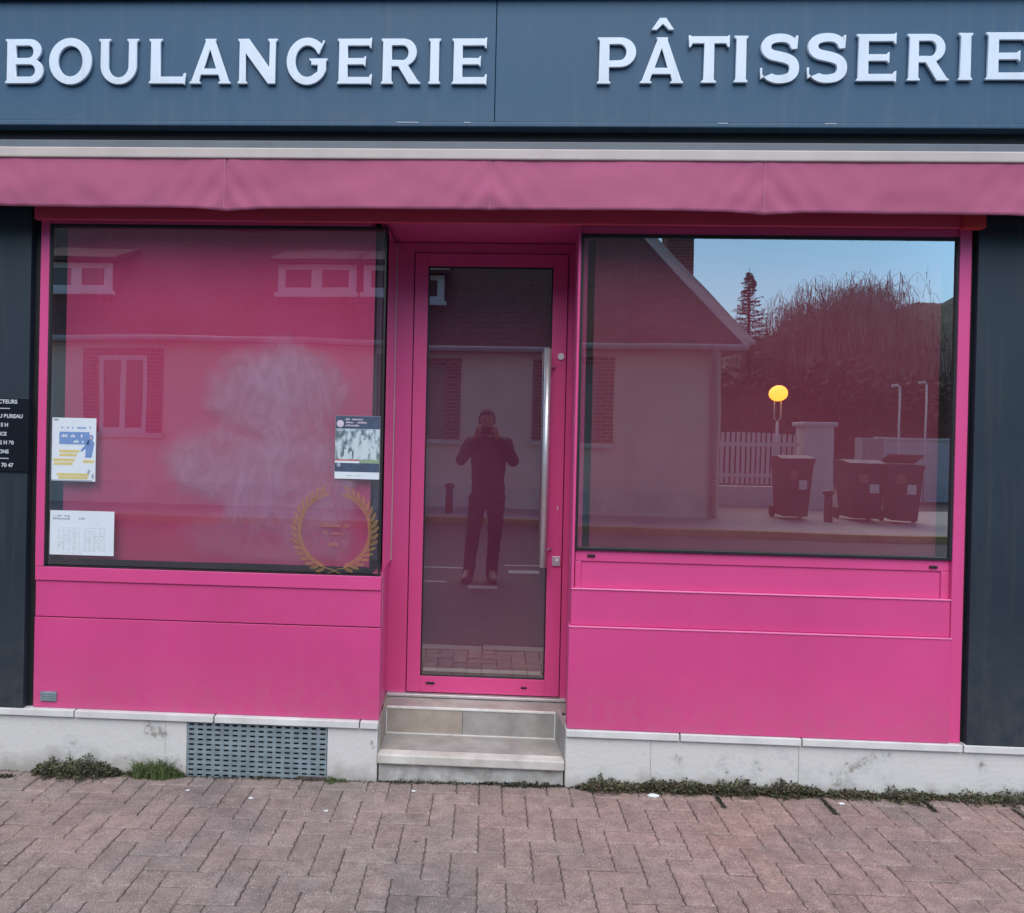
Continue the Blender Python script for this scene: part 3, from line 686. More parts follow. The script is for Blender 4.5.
GL['G'] = (.92, [arc(.47,.5,.47,.525,46,322,36)+[(.90,.30),(.90,.50),(.93,.53),(.93,.56),(.52,.56),(.52,.53),(.56,.50),(.56,.42),(.71,.42),(.71,.27)]+arc(.47,.5,.27,.35,308,50,30)+[(.70,.68),(.74,.66),(.86,.96),(.83,.97)]])
def sglyph():
    c = arc(.42,.735,.265,.19,28,200,14)[:-2] + arc(.42,.735,.27,.20,185,262,6) + arc(.42,.265,.29,.265,82,-10,12) + arc(.42,.255,.29,.185,-14,-154,14)
    # smooth
    for _ in range(2): c = [c[0]] + [((c[i-1][0]+2*c[i][0]+c[i+1][0])/4, (c[i-1][1]+2*c[i][1]+c[i+1][1])/4) for i in range(1, len(c)-1)] + [c[-1]]
    p = sweep(c, lambda t: .145+.055*math.sin(t*math.pi)**2)
    return p
sp = [(.70,.775),(.655,.86),(.56,.925),(.42,.945),(.27,.925),(.165,.865),(.125,.765),(.145,.66),(.235,.585),(.39,.545),(.54,.505),(.66,.435),(.705,.325),(.69,.19),(.60,.10),(.46,.062),(.31,.065),(.18,.125),(.095,.235)]
def cr(pts, k=4):
    o = []
    for i in range(len(pts)-1):
        p0, p1, p2, p3 = [Vector(pts[max(0, min(len(pts)-1, i+q))]) for q in (-1, 0, 1, 2)]
        for s in range(k):
            t = s/k; o.append(tuple(.5*((2*p1)+(p2-p0)*t+(2*p0-5*p1+4*p2-p3)*t*t+(3*p1-p0-3*p2+p3)*t**3)))
    return o + [pts[-1]]
def s_outline():
    c = cr(sp); a = sweep(c, lambda t: .150+.05*math.sin(t*math.pi)**2)
    n = len(c); l, r = a[:n], a[n:]
    # flared end nubs
    return [(l[0][0]+.025, l[0][1]-.035)] + l[1:-1] + [(.05,.30),(.02,.30),(.015,.05),(.05,.08)] + r[5:-2] + [(.735,.985),(.77,.985),(.755,.72)]
GL['S'] = (.78, [s_outline()])
GL['^'] = (.55, [[(0,.0),(.13,.0),(.275,.15),(.42,.0),(.55,.0),(.35,.30),(.20,.30)]])

def letter_mesh(ch, w, h, key):
    cu = bpy.data.curves.new('outline', 'CURVE'); cu.dimensions = '2D'; cu.fill_mode = 'BOTH'; cu.extrude = .005; cu.bevel_depth = .0022; cu.bevel_resolution = 1; cu.offset = -.0015
    gw, cont = GL[ch]
    for poly in cont:
        sp_ = cu.splines.new('POLY'); sp_.points.add(len(poly)-1); sp_.use_cyclic_u = True
        for i, (x, y) in enumerate(poly): sp_.points[i].co = (x/gw*w, y*h, 0, 1)
    o = bpy.data.objects.new('tmp', cu); col.objects.link(o)
    dg = bpy.context.evaluated_depsgraph_get(); me = bpy.data.meshes.new_from_object(o.evaluated_get(dg))
    bpy.data.objects.remove(o); me.name = 'letter'; me.materials.clear(); me.materials.append(M['letter'])
    me.transform(Matrix.Rotation(R(90), 4, 'X')); return me
meshes = {}
def put_letter(ch, x0, x1, z=3.198, h=.204):
    key = (ch, round(x1-x0, 2)); 
    if key not in meshes: meshes[key] = letter_mesh(ch, x1-x0, h, key)
    o = bpy.data.objects.new('letter', meshes[key]); link(o, fa); o['group'] = 'white letters of the bakery fascia'
    o.location = Vector((x0, -.1305, z)) - wp(fa)
word1 = [('B',-2.284,-2.102),('O',-2.075,-1.872),('U',-1.838,-1.650),('L',-1.600,-1.429),('A',-1.408,-1.216),('N',-1.183,-1.000),('G',-.956,-.769),('E',-.721,-.563),('R',-.519,-.339),('I',-.302,-.248),('E',-.195,-.032)]
word2 = [('P',.462,.633),('A',.653,.848),('T',.868,1.047),('I',1.069,1.129),('S',1.182,1.348),('S',1.387,1.557),('E',1.604,1.777),('R',1.825,2.007),('I',2.045,2.102),('E',2.163,2.340)]
for c, a, d in word1: put_letter(c, a*.992, d*.992)
for i, (c, a, d) in enumerate(word2): put_letter(c, a*.992, d*.992, 3.200+(.0022*i), .206)
put_letter('^', .694, .794, 3.440, .175)

# ------------------------------------------------------------------ paper notices, plaque, sticker
def text_mb(mb_list, txt, size, x, z, y, m, parent, align='LEFT', name='text_line', bold=0):
    cu = bpy.data.curves.new('t', 'FONT'); cu.body = txt; cu.size = size; cu.align_x = align; cu.offset = bold
    o = bpy.data.objects.new('tmp', cu); col.objects.link(o)
    dg = bpy.context.evaluated_depsgraph_get(); me = bpy.data.meshes.new_from_object(o.evaluated_get(dg)); bpy.data.objects.remove(o)
    me.transform(Matrix.Rotation(R(90), 4, 'X')); me.materials.clear(); me.materials.append(m)
    ob = bpy.data.objects.new(name, me); link(ob, parent); ob.location = Vector((x, y, z)) - wp(parent); return ob
pl = empty('wall_plaque', (-2.30, -.02, 1.39), 'black plaque with small white lettering fixed to the dark panel left of the left window', 'sign')
b = MB(); b.box(-2.62, -2.187, -.028, -.0185, 1.392, 1.744); b.build('board', M['plaque'], pl, bevel=.002)
k = .00472
for txt, pe, v, s in (('NUCTEURS', 19, 402, .026), ('R.  DU BUREAU', 25, 416.5, .025), ('- 15 H', 10, 425.3, .025), ('IENCE', 8.5, 434.3, .024), ('12 H 30', 16, 443, .025), ('ILLONE', 11, 452, .024), ('28 70 47', 16, 465.5, .026)):
    xx = -2.187 - (31-pe)*k; zz = 1.746 - (v-398)*.00478 - s*.36
    text_mb(None, txt, s, xx, zz, -.0292, M['white_ink'], pl, 'RIGHT', bold=.0009)
b = MB()
for v, pe in ((409, 11.5), (459, 11)):
    z = 1.746-(v-398)*.00478; b.box(-2.50, -2.187-(31-pe)*k, -.0292, -.0284, z-.002, z+.002)
b.build('rule', M['white_ink'], pl)

M['paper'] = mat('white_paper', (.66, .69, .73), .7, .03, 6)
M['ink_grey'] = mat('grey_print', (.30, .34, .40), .8)
M['ink_blue'] = mat('blue_print', (.16, .26, .50), .8, .1, 20)
M['ink_yellow'] = mat('yellow_print', (.62, .50, .20), .8, .1, 20)
M['ink_dark'] = mat('dark_print', (.05, .07, .11), .8)
M['navy'] = mat('navy_print', (.055, .075, .13), .7, .2, 30)
rngp = random.Random(3)
def scribble(mb, x0, x1, z, h, y, dens=.75, y2=.0003):
    """a line of print too small to read"""
    x = x0
    while x < x1 - h*.4:
        w = h*rngp.uniform(.35, .75)
        if rngp.random() < dens:
            hh = h*rngp.choice((.62, .62, .95)); mb.box(x, x+w*.75, y-y2, y, z, z+hh)
        else: x += h*.5
        x += w
def sheet_thing(name, x0, x1, z0, z1, y, label, cat, m=None):
    t = empty(name, ((x0+x1)/2, y, z0), label, cat)
    b = MB(); b.box(x0, x1, y-.0006, y, z0, z1); b.build('sheet', m or M['paper'], t); return t
Y = .0055
t = sheet_thing('poster', -2.089, -1.873, 1.351, 1.655, Y, 'white poster with blue and yellow print, above the white timetable in the left window', 'poster')
y = Y-.0007
b = MB(); b.box(-2.053, -1.905, y-.0003, y, 1.528, 1.588); b.build('blue_box', M['ink_blue'], t)
b = MB(); scribble(b, -2.042, -1.93, 1.562, .015, y-.0004); scribble(b, -2.03, -1.92, 1.536, .015, y-.0004); b.build('white_print', M['paper'], t)
b = MB(); scribble(b, -2.078, -1.883, 1.603, .015, y, .9); b.build('headline', M['ink_blue'], t)
b = MB()
for (xa, xb, za) in ((-2.053, -1.955, 1.488), (-2.050, -1.965, 1.470), (-2.082, -1.975, 1.446), (-2.078, -1.985, 1.428), (-1.935, -1.880, 1.440), (-2.062, -1.905, 1.376), (-2.055, -1.910, 1.361)): b.box(xa, xb, y-.0003, y, za, za+.013)
b.build('yellow_print', M['ink_yellow'], t)
b = MB(); b.prism([(-1.925, y, 1.465), (-1.893, y, 1.465), (-1.880, y, 1.535), (-1.893, y, 1.555), (-1.910, y, 1.550), (-1.922, y, 1.530), (-1.948, y, 1.500), (-1.944, y, 1.492), (-1.922, y, 1.508)], (0, -.0003, 0)); b.ball((-1.898, y, 1.562), .013, (1, .03, 1.1), 12, 8); b.build('figure_print', M['ink_blue'], t)
b = MB(); b.ball((-1.897, y-.0006, 1.560), .007, (1, .04, 1.1), 10, 6); b.build('face_print', mat('skin_print', (.55, .38, .33), .8), t)
b = MB(); b.box(-2.083, -2.058, y-.0003, y, 1.640, 1.650); b.box(-2.089, -1.888, y-.0003, y, 1.352, 1.357); b.prism([(-1.915, y, 1.392), (-1.905, y, 1.410), (-1.897, y, 1.402), (-1.903, y, 1.385)], (0, -.0003, 0)); b.prism([(-1.885, y, 1.360), (-1.893, y, 1.378), (-1.884, y, 1.392), (-1.879, y, 1.375)], (0, -.0003, 0)); b.build('dark_print', M['ink_grey'], t)

t = sheet_thing('notice', -2.091, -1.776, .996, 1.209, Y, 'plain white landscape notice with faint grey tables, low in the left window', 'notice')
b = MB(); scribble(b, -2.075, -1.99, 1.180, .008, y); scribble(b, -2.078, -1.99, 1.165, .012, y, .95); scribble(b, -1.95, -1.89, 1.168, .009, y); scribble(b, -1.855, -1.83, 1.150, .007, y); b.build('heading', M['ink_grey'], t)
b = MB()
for cx0, cx1 in ((-2.05, -1.945), (-1.92, -1.82)):
    for k_ in range(9): scribble(b, cx0, cx1, 1.110-k_*.0115, .0045, y, .6)
    for k_ in range(5): xx = cx0+(cx1-cx0)*k_/4; b.box(xx, xx+.0009, y-.0003, y, 1.01, 1.125)
    b.box(cx0, cx1, y-.0003, y, 1.1255, 1.1265)
scribble(b, -2.04, -1.93, 1.004, .004, y); b.build('table_print', mat('faint_print', (.45, .48, .52), .8), t)

t = sheet_thing('poster', -.716, -.503, 1.395, 1.693, Y, 'dark blue poster with a grey street photograph, at the right edge of the left window', 'poster')
b = MB(); b.box(-.7155, -.5035, y-.0003, y, 1.632, 1.6925); b.box(-.7155, -.5035, y-.0003, y, 1.428, 1.470); b.build('navy_band', M['navy'], t)
b = MB(); scribble(b, -.668, -.585, 1.673, .009, y-.0004, .9); scribble(b, -.665, -.565, 1.658, .009, y-.0004, .9); scribble(b, -.668, -.60, 1.644, .009, y-.0004, .9); b.ball((-.693, y-.0005, 1.655), .017, (1, .02, 1), 16, 8); b.build('white_print', mat('pinkish_print', (.62, .50, .58), .8), t)
def photo_mat():
    m = bpy.data.materials.new('grey_photo_print'); m.use_nodes = True; nt = m.node_tree; L = nt.links; bb = nt.nodes['Principled BSDF']; bb.inputs['Roughness'].default_value = .6
    g = nd(nt, 'ShaderNodeNewGeometry'); mp = nd(nt, 'ShaderNodeMapping'); mp.inputs['Scale'].default_value = (1.6, 1, .8); n = nd(nt, 'ShaderNodeTexNoise'); n.inputs['Scale'].default_value = 30; n.inputs['Detail'].default_value = 3
    L.new(g.outputs['Position'], mp.inputs[0]); L.new(mp.outputs[0], n.inputs['Vector']); r = nd(nt, 'ShaderNodeValToRGB'); e = r.color_ramp.elements
    e[0].position = .40; e[0].color = (.10, .14, .16, 1); e[1].position = .58; e[1].color = (.50, .56, .60, 1); L.new(n.outputs['Fac'], r.inputs[0]); L.new(r.outputs[0], bb.inputs['Base Color']); return m
b = MB(); b.box(-.7155, -.5035, y-.0003, y, 1.4865, 1.6315); b.build('photo_print', photo_mat(), t)
b = MB()
for xa, xb, zb in ((-.626, -.605, 1.585), (-.590, -.560, 1.580), (-.700, -.690, 1.530), (-.672, -.655, 1.535), (-.645, -.635, 1.525), (-.548, -.520, 1.540)): b.box(xa, xb, y-.0006, y-.0003, 1.49, zb)
b.build('pale_building_print', mat('pale_building_print', (.52, .58, .60), .8), t)
b = MB(); b.box(-.7155, -.60, y-.0006, y-.0003, 1.4805, 1.4865); b.build('red_line_print', mat('red_print', (.50, .10, .10), .8), t)
b = MB(); b.box(-.5995, -.5035, y-.0004, y, 1.4705, 1.4863); b.build('green_print', mat('green_print', (.24, .33, .20), .8), t)
b = MB(); scribble(b, -.66, -.57, 1.409, .004, y, .8); b.ball((-.697, y-.0008, 1.460), .010, (1, .02, 1), 12, 6); b.build('small_print', M['ink_grey'], t)

# laurel wreath sticker
lr = empty('laurel_sticker', (-.71, .0045, .955), 'gold laurel wreath window sticker at the bottom right corner of the left window', 'sticker')
cx, cz, ra, rb = -.708, 1.150, .178, .185
b = MB()
def leaf2(p, ang, ln, w):
    ca, sa = math.cos(ang), math.sin(ang); pts = []
    for t_, s_ in ((0, 0), (.3, .8), (.6, 1), (.85, .6), (1, 0), (.85, -.35), (.6, -.6), (.3, -.5)):
        u, v = t_*ln, s_*w/2; pts.append((p[0]+u*ca-v*sa, .0052, p[1]+u*sa+v*ca))
    b.face(pts)
for side in (1, -1):
    for k_ in range(17):
        a = -76 + k_*8.9
        px, pz = cx + side*ra*math.cos(R(a)), cz + rb*math.sin(R(a))
        tang = R(a+90)
        for off in (.62, -.50):
            an = tang + (-off)
            an2 = an if side == 1 else math.pi - an
            leaf2((px, pz), an2, .052 if off > 0 else .044, .021)
b.build('leaf_ring', M['gold'], lr)
b = MB()
for side in (1, -1):
    pts = [(cx + side*ra*math.cos(R(a)), .0046, cz + rb*math.sin(R(a))) for a in range(-84, 66, 6)]
    pts = [(cx - side*.045, .0046, cz-rb-.028)] + pts
    b.tube(pts, .0022, 6)
b.build('stem', M['gold'], lr)
mg = mat('faint_gold_print', (.33, .13, .11), .6)
b = MB(); scribble(b, -.775, -.64, 1.165, .018, .0048, .85); scribble(b, -.76, -.66, 1.130, .014, .0048, .85); scribble(b, -.735, -.68, 1.075, .026, .0048, .95); b.build('print', mg, lr)

# ------------------------------------------------------------------ weeds along the wall
def weed(name, x0, x1, n, h, depth, mats, label, cat='weed', group=None, blade=False, y0=-.006, seed=0, ls=.014):
    rng = random.Random(seed); b = MB()
    cxm = (x0+x1)/2
    for i in range(n):
        u = rng.random(); x = x0 + (x1-x0)*u
        env = max(0.05, math.sin(math.pi*min(1, max(0, u)))**.5) * (.35+1.3*abs(noise.noise((x*12, seed, 0)))+.25*noise.noise((x*40, seed, 3))+.15)
        yy = y0 - rng.random()**1.4*depth*env; g0 = gz(x, yy)-.004
        if blade:
            hh = h*env*rng.uniform(.4, 1.1); a = rng.uniform(0, 2*math.pi); ln = hh*rng.uniform(.2, .8); w = rng.uniform(.0012, .0026)
            dx, dy = math.cos(a)*ln, -abs(math.sin(a))*ln
            p0 = Vector((x, yy, g0)); p1 = p0+Vector((dx*.35, dy*.35, hh*.65)); p2 = p0+Vector((dx, dy, hh*rng.uniform(.75, 1.0)))
            s = Vector((-math.sin(a), math.cos(a), 0))*w
            b.face([p0-s, p0+s, p1+s*.8, p1-s*.8]); b.face([p1-s*.8, p1+s*.8, p2])
            if rng.random() < .06: b.ball(p2, .003, (1, 1, 1), 5, 4)
        else:
            z = g0 + h*env*rng.random()**1.1
            s = ls*rng.uniform(.5, 1.3); a = rng.uniform(0, 6.28); el = rng.uniform(-.4, 1.1)
            d = Vector((math.cos(a)*math.cos(el), -abs(math.sin(a)*math.cos(el)), math.sin(el))); side = d.cross(Vector((rng.uniform(-1,1), rng.uniform(-1,1), 1))).normalized()
            p = Vector((x, yy, z)); 
            b.face([p, p+d*s*.5+side*s*.32, p+d*s, p+d*s*.5-side*s*.32], mi=(0 if rng.random() < .6 else 1) if rng.random() < .8 or len(mats) < 3 else 2)
            if rng.random() < .12: b.tube([(x, yy, g0), (x+rng.uniform(-.006, .006), yy-.003, z)], .0009, 4, cap=False)
    o = b.build(name, mats); o.rotation_euler = (0, 0, 0)
    at_origin(o, (cxm, y0, gz(cxm, y0))); return tag(o, label, cat, group)
M['dry'] = mat('dry_stem', (.14, .085, .05), .9, .3, 60)
LD, LG = M['leaf_dark'], M['leaf']
GW = 'low weeds growing along the foot of the shop wall'
weed('weed_clump', -2.14, -1.70, 3000, .13, .15, [LD, LG], 'dark spreading weed clump at the wall foot left of the vent grille', group=GW, seed=1)
weed('grass_tuft', -1.66, -1.40, 900, .17, .09, [M['grass']], 'bright green grass tuft against the left side of the vent grille', 'grass tuft', blade=True, seed=2)
weed('weed_clump', -1.72, -1.44, 500, .035, .06, [LG, LD], 'small green weed at the base of the grass tuft beside the grille', group=GW, seed=3)
weed('weed_clump', -2.28, -2.20, 160, .030, .06, [LD, M['moss']], 'tiny brownish weed at the far left end of the wall', group=GW, seed=4, y0=-.06)
weed('grass_tuft', -.73, -.62, 170, .035, .05, [M['grass']], 'short pale grass tuft at the right lower corner of the vent grille', 'grass tuft', blade=True, seed=5)
weed('weed_clump', -1.10, -.95, 70, .02, .02, [LG, LD], 'thin weed sprouting under the middle of the vent grille', group=GW, seed=15)
rights = [(.47, .80, 1050, .047, 'dark weed clump just right of the doorstep'), (.74, 1.08, 1350, .062, 'tallest dark weed clump, under the right half of the first plinth slab'), (1.05, 1.30, 950, .056, 'dark weed clump around the plinth crack'),
          (1.28, 1.56, 1050, .056, 'dense dark weed clump at the joint of the plinth'), (1.58, 1.82, 620, .036, 'low weed clump in the middle of the right plinth'), (1.84, 2.10, 720, .036, 'low weed clump left of the dark right panel edge'), (2.12, 2.50, 800, .034, 'sparse low weed clump under the dark right panel')]
for i, (a, c, n, h, lb) in enumerate(rights): weed('weed_clump', a-.02, c+.02, int(n*1.8), h*1.65, .10, [LD, LG, M['dry']], lb, group=GW, seed=20+i)
weed('weed_clump', -.47, .02, 900, .016, .025, [M['moss'], LD], 'thin dark moss line under the doorstep', cat='moss', seed=40, y0=.006, ls=.008)
weed('weed_clump', .0, .40, 800, .022, .03, [M['moss'], LD], 'small dark weed under the right part of the doorstep', group=GW, seed=41, y0=.004)
weed('weed_clump', 2.28, 2.44, 260, .012, .16, [LD, M['moss']], 'weed trailing out along a paver joint at the far right', group=GW, seed=42)
weed('wall_foot_moss', -2.9, 2.9, 5200, .011, .030, [M['moss'], M['soil']], None, None, seed=77, ls=.009, y0=-.004)
bpy.data.objects['wall_foot_moss']['kind'] = 'stuff'
for i, (x, y0_, l, a) in enumerate([(2.36, -.10, .22, -.9), (1.55, -.06, .15, -.8), (1.08, -.06, .12, -.9), (2.0, -.05, .10, -.7)]):
    rg = random.Random(90+i); b = MB()
    for k_ in range(420):
        t_ = rg.random(); px_ = x+t_*l*.02+rg.gauss(0, .005); py_ = y0_-t_*l+rg.gauss(0, .004); z_ = gz(px_, py_)+rg.uniform(-.002, .008)*(1-t_*.6)
        d = Vector((rg.uniform(-1, 1), rg.uniform(-1, 1), rg.uniform(0, 1))).normalized()*rg.uniform(.004, .010); sd_ = d.cross(Vector((0, 0, 1)))*.4
        b.face([Vector((px_, py_, z_)), Vector((px_, py_, z_))+d*.5+sd_, Vector((px_, py_, z_))+d, Vector((px_, py_, z_))+d*.5-sd_])
    o = b.build('joint_moss', M['moss']); at_origin(o, (x, y0_, gz(x, y0_)))
    tag(o, ['moss trailing along a paver joint at the far right end', 'moss in the paver joint right of the plinth joint', 'moss in the paver joint below the tallest weeds', 'short moss streak left of the dark panel edge'][i], 'moss', 'moss streaks in the paver joints')
# litter
for i, (x, yy, s, lb) in enumerate([(.79, -.08, .022, 'white paper scrap beside the right weeds'), (-1.02, -.22, .010, 'small white pebble below the vent grille'), (-.66, -.32, .009, 'small white pebble on the pavers left of the step'), (-.25, -.56, .008, 'dark pebble on the pavers in front of the door'),
                                (1.62, -.10, .012, 'white pebble below the right plinth'), (-1.33, -.16, .008, 'small white pebble left of the grille corner'), (-.30, -.10, .009, 'pair of white chips in front of the step')]):
    b = MB(); g = bmesh.ops.create_icosphere(b.bm, subdivisions=2, radius=s, matrix=Matrix.Diagonal((1.2, .7, .35, 1)))
    for v in b.bm.verts: v.co *= 1+.3*noise.noise(v.co*90+Vector((i, 0, 0)))
    o = b.build('paper_scrap' if i == 0 else 'pebble', M['post_metal'] if 'dark' in lb else M['white']); o.location = (x, yy, gz(x, yy)+s*.2)
    tag(o, lb, 'litter' if i == 0 else 'pebble')

# ------------------------------------------------------------------ house opposite
YH = -10.9
hs = empty('house', (-4.5, YH-3.4, .13), 'low beige house with brick window surrounds and steep tiled roof, mirrored in the glass', 'house')
H = lambda n, mb, m, parent=hs, **k: mb.build(n, m, parent, **k)
b = MB(); b.box(-15, 4.2, YH-6.8, YH, .55, 3.2); H('wall', b, M['wall_beige'])
b = MB(); b.box(-15, 4.2, YH-6.8, YH+.02, .13, .55); H('base_course', b, M['wall_low'])
ey, ez = YH+.25, 3.22; ry, rz = YH-3.4, 3.22+3.65*1.26
ex, rx = 4.58, 4.58-.79*3.65; by = YH-7.05
b = MB(); t0 = .12
b.face([(-15.3, ey, ez), (ex, ey, ez), (rx, ry, rz), (-15.3, ry, rz)]); b.face([(-15.3, by, ez), (ex, by, ez), (rx, ry, rz), (-15.3, ry, rz)]); b.face([(ex, ey, ez), (ex, by, ez), (rx, ry, rz)])
b.face([(-15.3, ey, ez-.08), (ex, ey, ez-.08), (ex, by, ez-.08), (-15.3, by, ez-.08)])
bmesh.ops.remove_doubles(b.bm, verts=b.bm.verts, dist=.001)
H('roof', b, M['roof'])
b = MB()
d1 = Vector((rx-ex, ry-ey, rz-ez)); nrm = Vector((.35, 0, .28))
b.prism([Vector((ex, ey, ez))+Vector((-.06, 0, -.03)), Vector((rx, ry, rz))+Vector((-.06, 0, -.03)), Vector((rx, ry, rz))+Vector((.22, -.05, .05)), Vector((ex, ey, ez))+Vector((.20, -.20, .05))], (0, 0, .06)); H('hip_flashing', b, mat('pale_hip_mortar', (.40, .36, .32), .8, .15, 5))
b = MB(); b.tube([(-15.3, ey+.06, ez-.04), (ex, ey+.06, ez-.04)], .055, 10); H('gutter', b, M['zinc'])
b = MB(); b.tube([(4.02, ey+.04, ez-.08), (4.05, ey-.06, ez-.25), (4.08, YH+.06, ez-.5), (4.08, YH+.06, .14)], .055, 10); H('downpipe', b, M['zinc'])
b = MB(); b.box(3.78, 4.33, -14.1, -13.5, 3.2, 7.0); b.box(3.70, 4.41, -14.18, -13.42, 7.0, 7.16); H('chimney', b, M['brick'])
def hwin(x0, x1, z0=1.45, z1=2.88, shut=False):
    w = empty('window', ((x0+x1)/2, YH, z0), None, None); w.parent = hs; w.location = Vector(((x0+x1)/2, YH, z0)) - wp(hs)
    b = MB(); b.box(x0-.30, x0, YH-.02, YH+.025, z0, z1); b.box(x1, x1+.30, YH-.02, YH+.025, z0, z1); b.box(x0-.30, x1+.30, YH-.02, YH+.03, z1, z1+.14); b.build('brick_surround', M['brick'], w)
    b = MB(); b.box(x0-.34, x1+.34, YH-.02, YH+.09, z0-.09, z0-.002); b.build('sill', M['wall_low'], w)
    b = MB(); b.box(x0-.34, x1+.34, YH-.02, YH+.06, z1+.142, z1+.19); b.build('lintel_band', M['wall_low'], w)
    if shut:
        b = MB(); b.box(x0, x1, YH-.01, YH+.012, z0, z1)
        b.build('roller_shutter', M['shutter'], w)
    else:
        b = MB(); b.box(x0, x1, YH-.01, YH+.004, z0, z1); b.build('pane', M['pane_dark'], w)
        b = MB(); xm = (x0+x1)/2
        for xa in (x0, xm-.05, x1-.08): b.box(xa, xa+(.10 if xa == xm-.05 else .08), YH+.005, YH+.02, z0, z1)
        b.box(x0+.08, xm-.05, YH+.005, YH+.02, z0, z0+.09); b.box(xm+.05, x1-.08, YH+.005, YH+.02, z0, z0+.09); b.box(x0+.08, xm-.05, YH+.005, YH+.02, z1-.08, z1); b.box(xm+.05, x1-.08, YH+.005, YH+.02, z1-.08, z1); b.build('frame', M['white'], w)
hwin(-7.25, -6.35); hwin(-11.5, -10.6); hwin(-1.75, -.82, shut=True); hwin(1.15, 1.98, shut=True)
def dormer(x0, x1, z0=4.14, z1=4.67):
    d = empty('dormer', (0, 0, 0), None, None); d.parent = hs; yf = YH-.25; d.location = Vector(((x0+x1)/2, yf, z0)) - wp(hs)
    b = MB(); b.box(x0, x0+.14, yf-.06, yf, z0, z1); b.box(x1-.14, x1, yf-.06, yf, z0, z1); b.box(x0+.14, x1-.14, yf-.06, yf, z0, z0+.10); b.box(x0+.14, x1-.14, yf-.06, yf, z1-.10, z1)
    xm = (x0+x1)/2; b.box(xm-.10, xm+.10, yf-.06, yf+.01, z0+.10, z1-.10); b.box(x0-.05, x1+.05, yf-.06, yf+.08, z0-.08, z0); b.build('frame', M['white'], d)
    b = MB(); b.box(x0+.14, x1-.14, yf-.05, yf-.03, z0+.10, z1-.10); b.build('pane', M['pane_dark'], d)
    b = MB(); yb = ey-(z1+.35-ez)/1.26
    b.prism([(x0, yf-.061, z0-.3), (x0, yf-.061, z1), (x0, yb, z1+.35)], (x1-x0, 0, 0)); b.build('cheeks', M['roof'], d)
    b = MB(); b.prism([(x0-.12, yf+.2, z1+.005), (x0-.12, yf+.2, z1+.075), (x0-.12, yb-.1, z1+.50), (x0-.12, yb-.1, z1+.40)], (x1-x0+.24, 0, 0)); b.build('dormer_roof', M['roof'], d)
dormer(-8.6, -7.2); dormer(-4.0, -2.5); dormer(-2.36, -.9); dormer(-12.5, -11.1)

# ------------------------------------------------------------------ garden side, street things opposite
M['concrete_far'] = M['concrete']
b_ = empty('picket_fence', (5.6, -13.5, .13), 'white picket fence on a low white wall between the house corner and the pillar', 'fence')
b = MB(); b.box(4.25, 6.6, -13.6, -13.42, .12, .55); b.build('low_wall', M['fence_white'], b_)
b = MB()
for i in range(21):
    x = 4.3 + i*.11; b.box(x, x+.065, -13.52, -13.495, .60, 1.68+.05*math.sin(i/20*math.pi))
b.box(4.25, 6.6, -13.494, -13.46, .75, .83); b.box(4.25, 6.6, -13.494, -13.46, 1.42, 1.50); b.build('pickets', M['fence_white'], b_)
b_ = empty('gate_pillar', (6.93, -13.5, .13), 'square white gate pillar with a flat cap beside the picket fence', 'pillar')
b = MB(); b.box(6.64, 7.22, -13.8, -13.22, .1, 1.88); b.build('shaft', M['fence_white'], b_, bevel=.01)
b = MB(); b.box(6.58, 7.28, -13.86, -13.16, 1.881, 1.97); b.build('cap', M['fence_white'], b_, bevel=.02)
b = MB(); b.box(9.5, 24, -16.2, -16.0, .05, 1.62); b.box(9.45, 24, -16.25, -15.95, 1.62, 1.68)
o = b.build('garden_wall', mat('pale_blue_white_wall', (.50, .54, .56), .8, .1, 2), bevel=.01); at_origin(o, (16, -16.1, .1)); tag(o, 'long pale garden wall behind the wheelie bins', 'wall')
b_ = empty('utility_cabinet', (9.2, -15.9, .1), 'grey utility cabinet at the near end of the pale garden wall', 'cabinet')
b = MB(); b.box(8.95, 9.44, -16.1, -15.7, .13, 1.65); b.build('body', M['zinc'], b_, bevel=.01)
b = MB(); b.box(8.99, 9.40, -15.695, -15.68, .25, 1.58); b.build('door', M['stucco'], b_, bevel=.004)

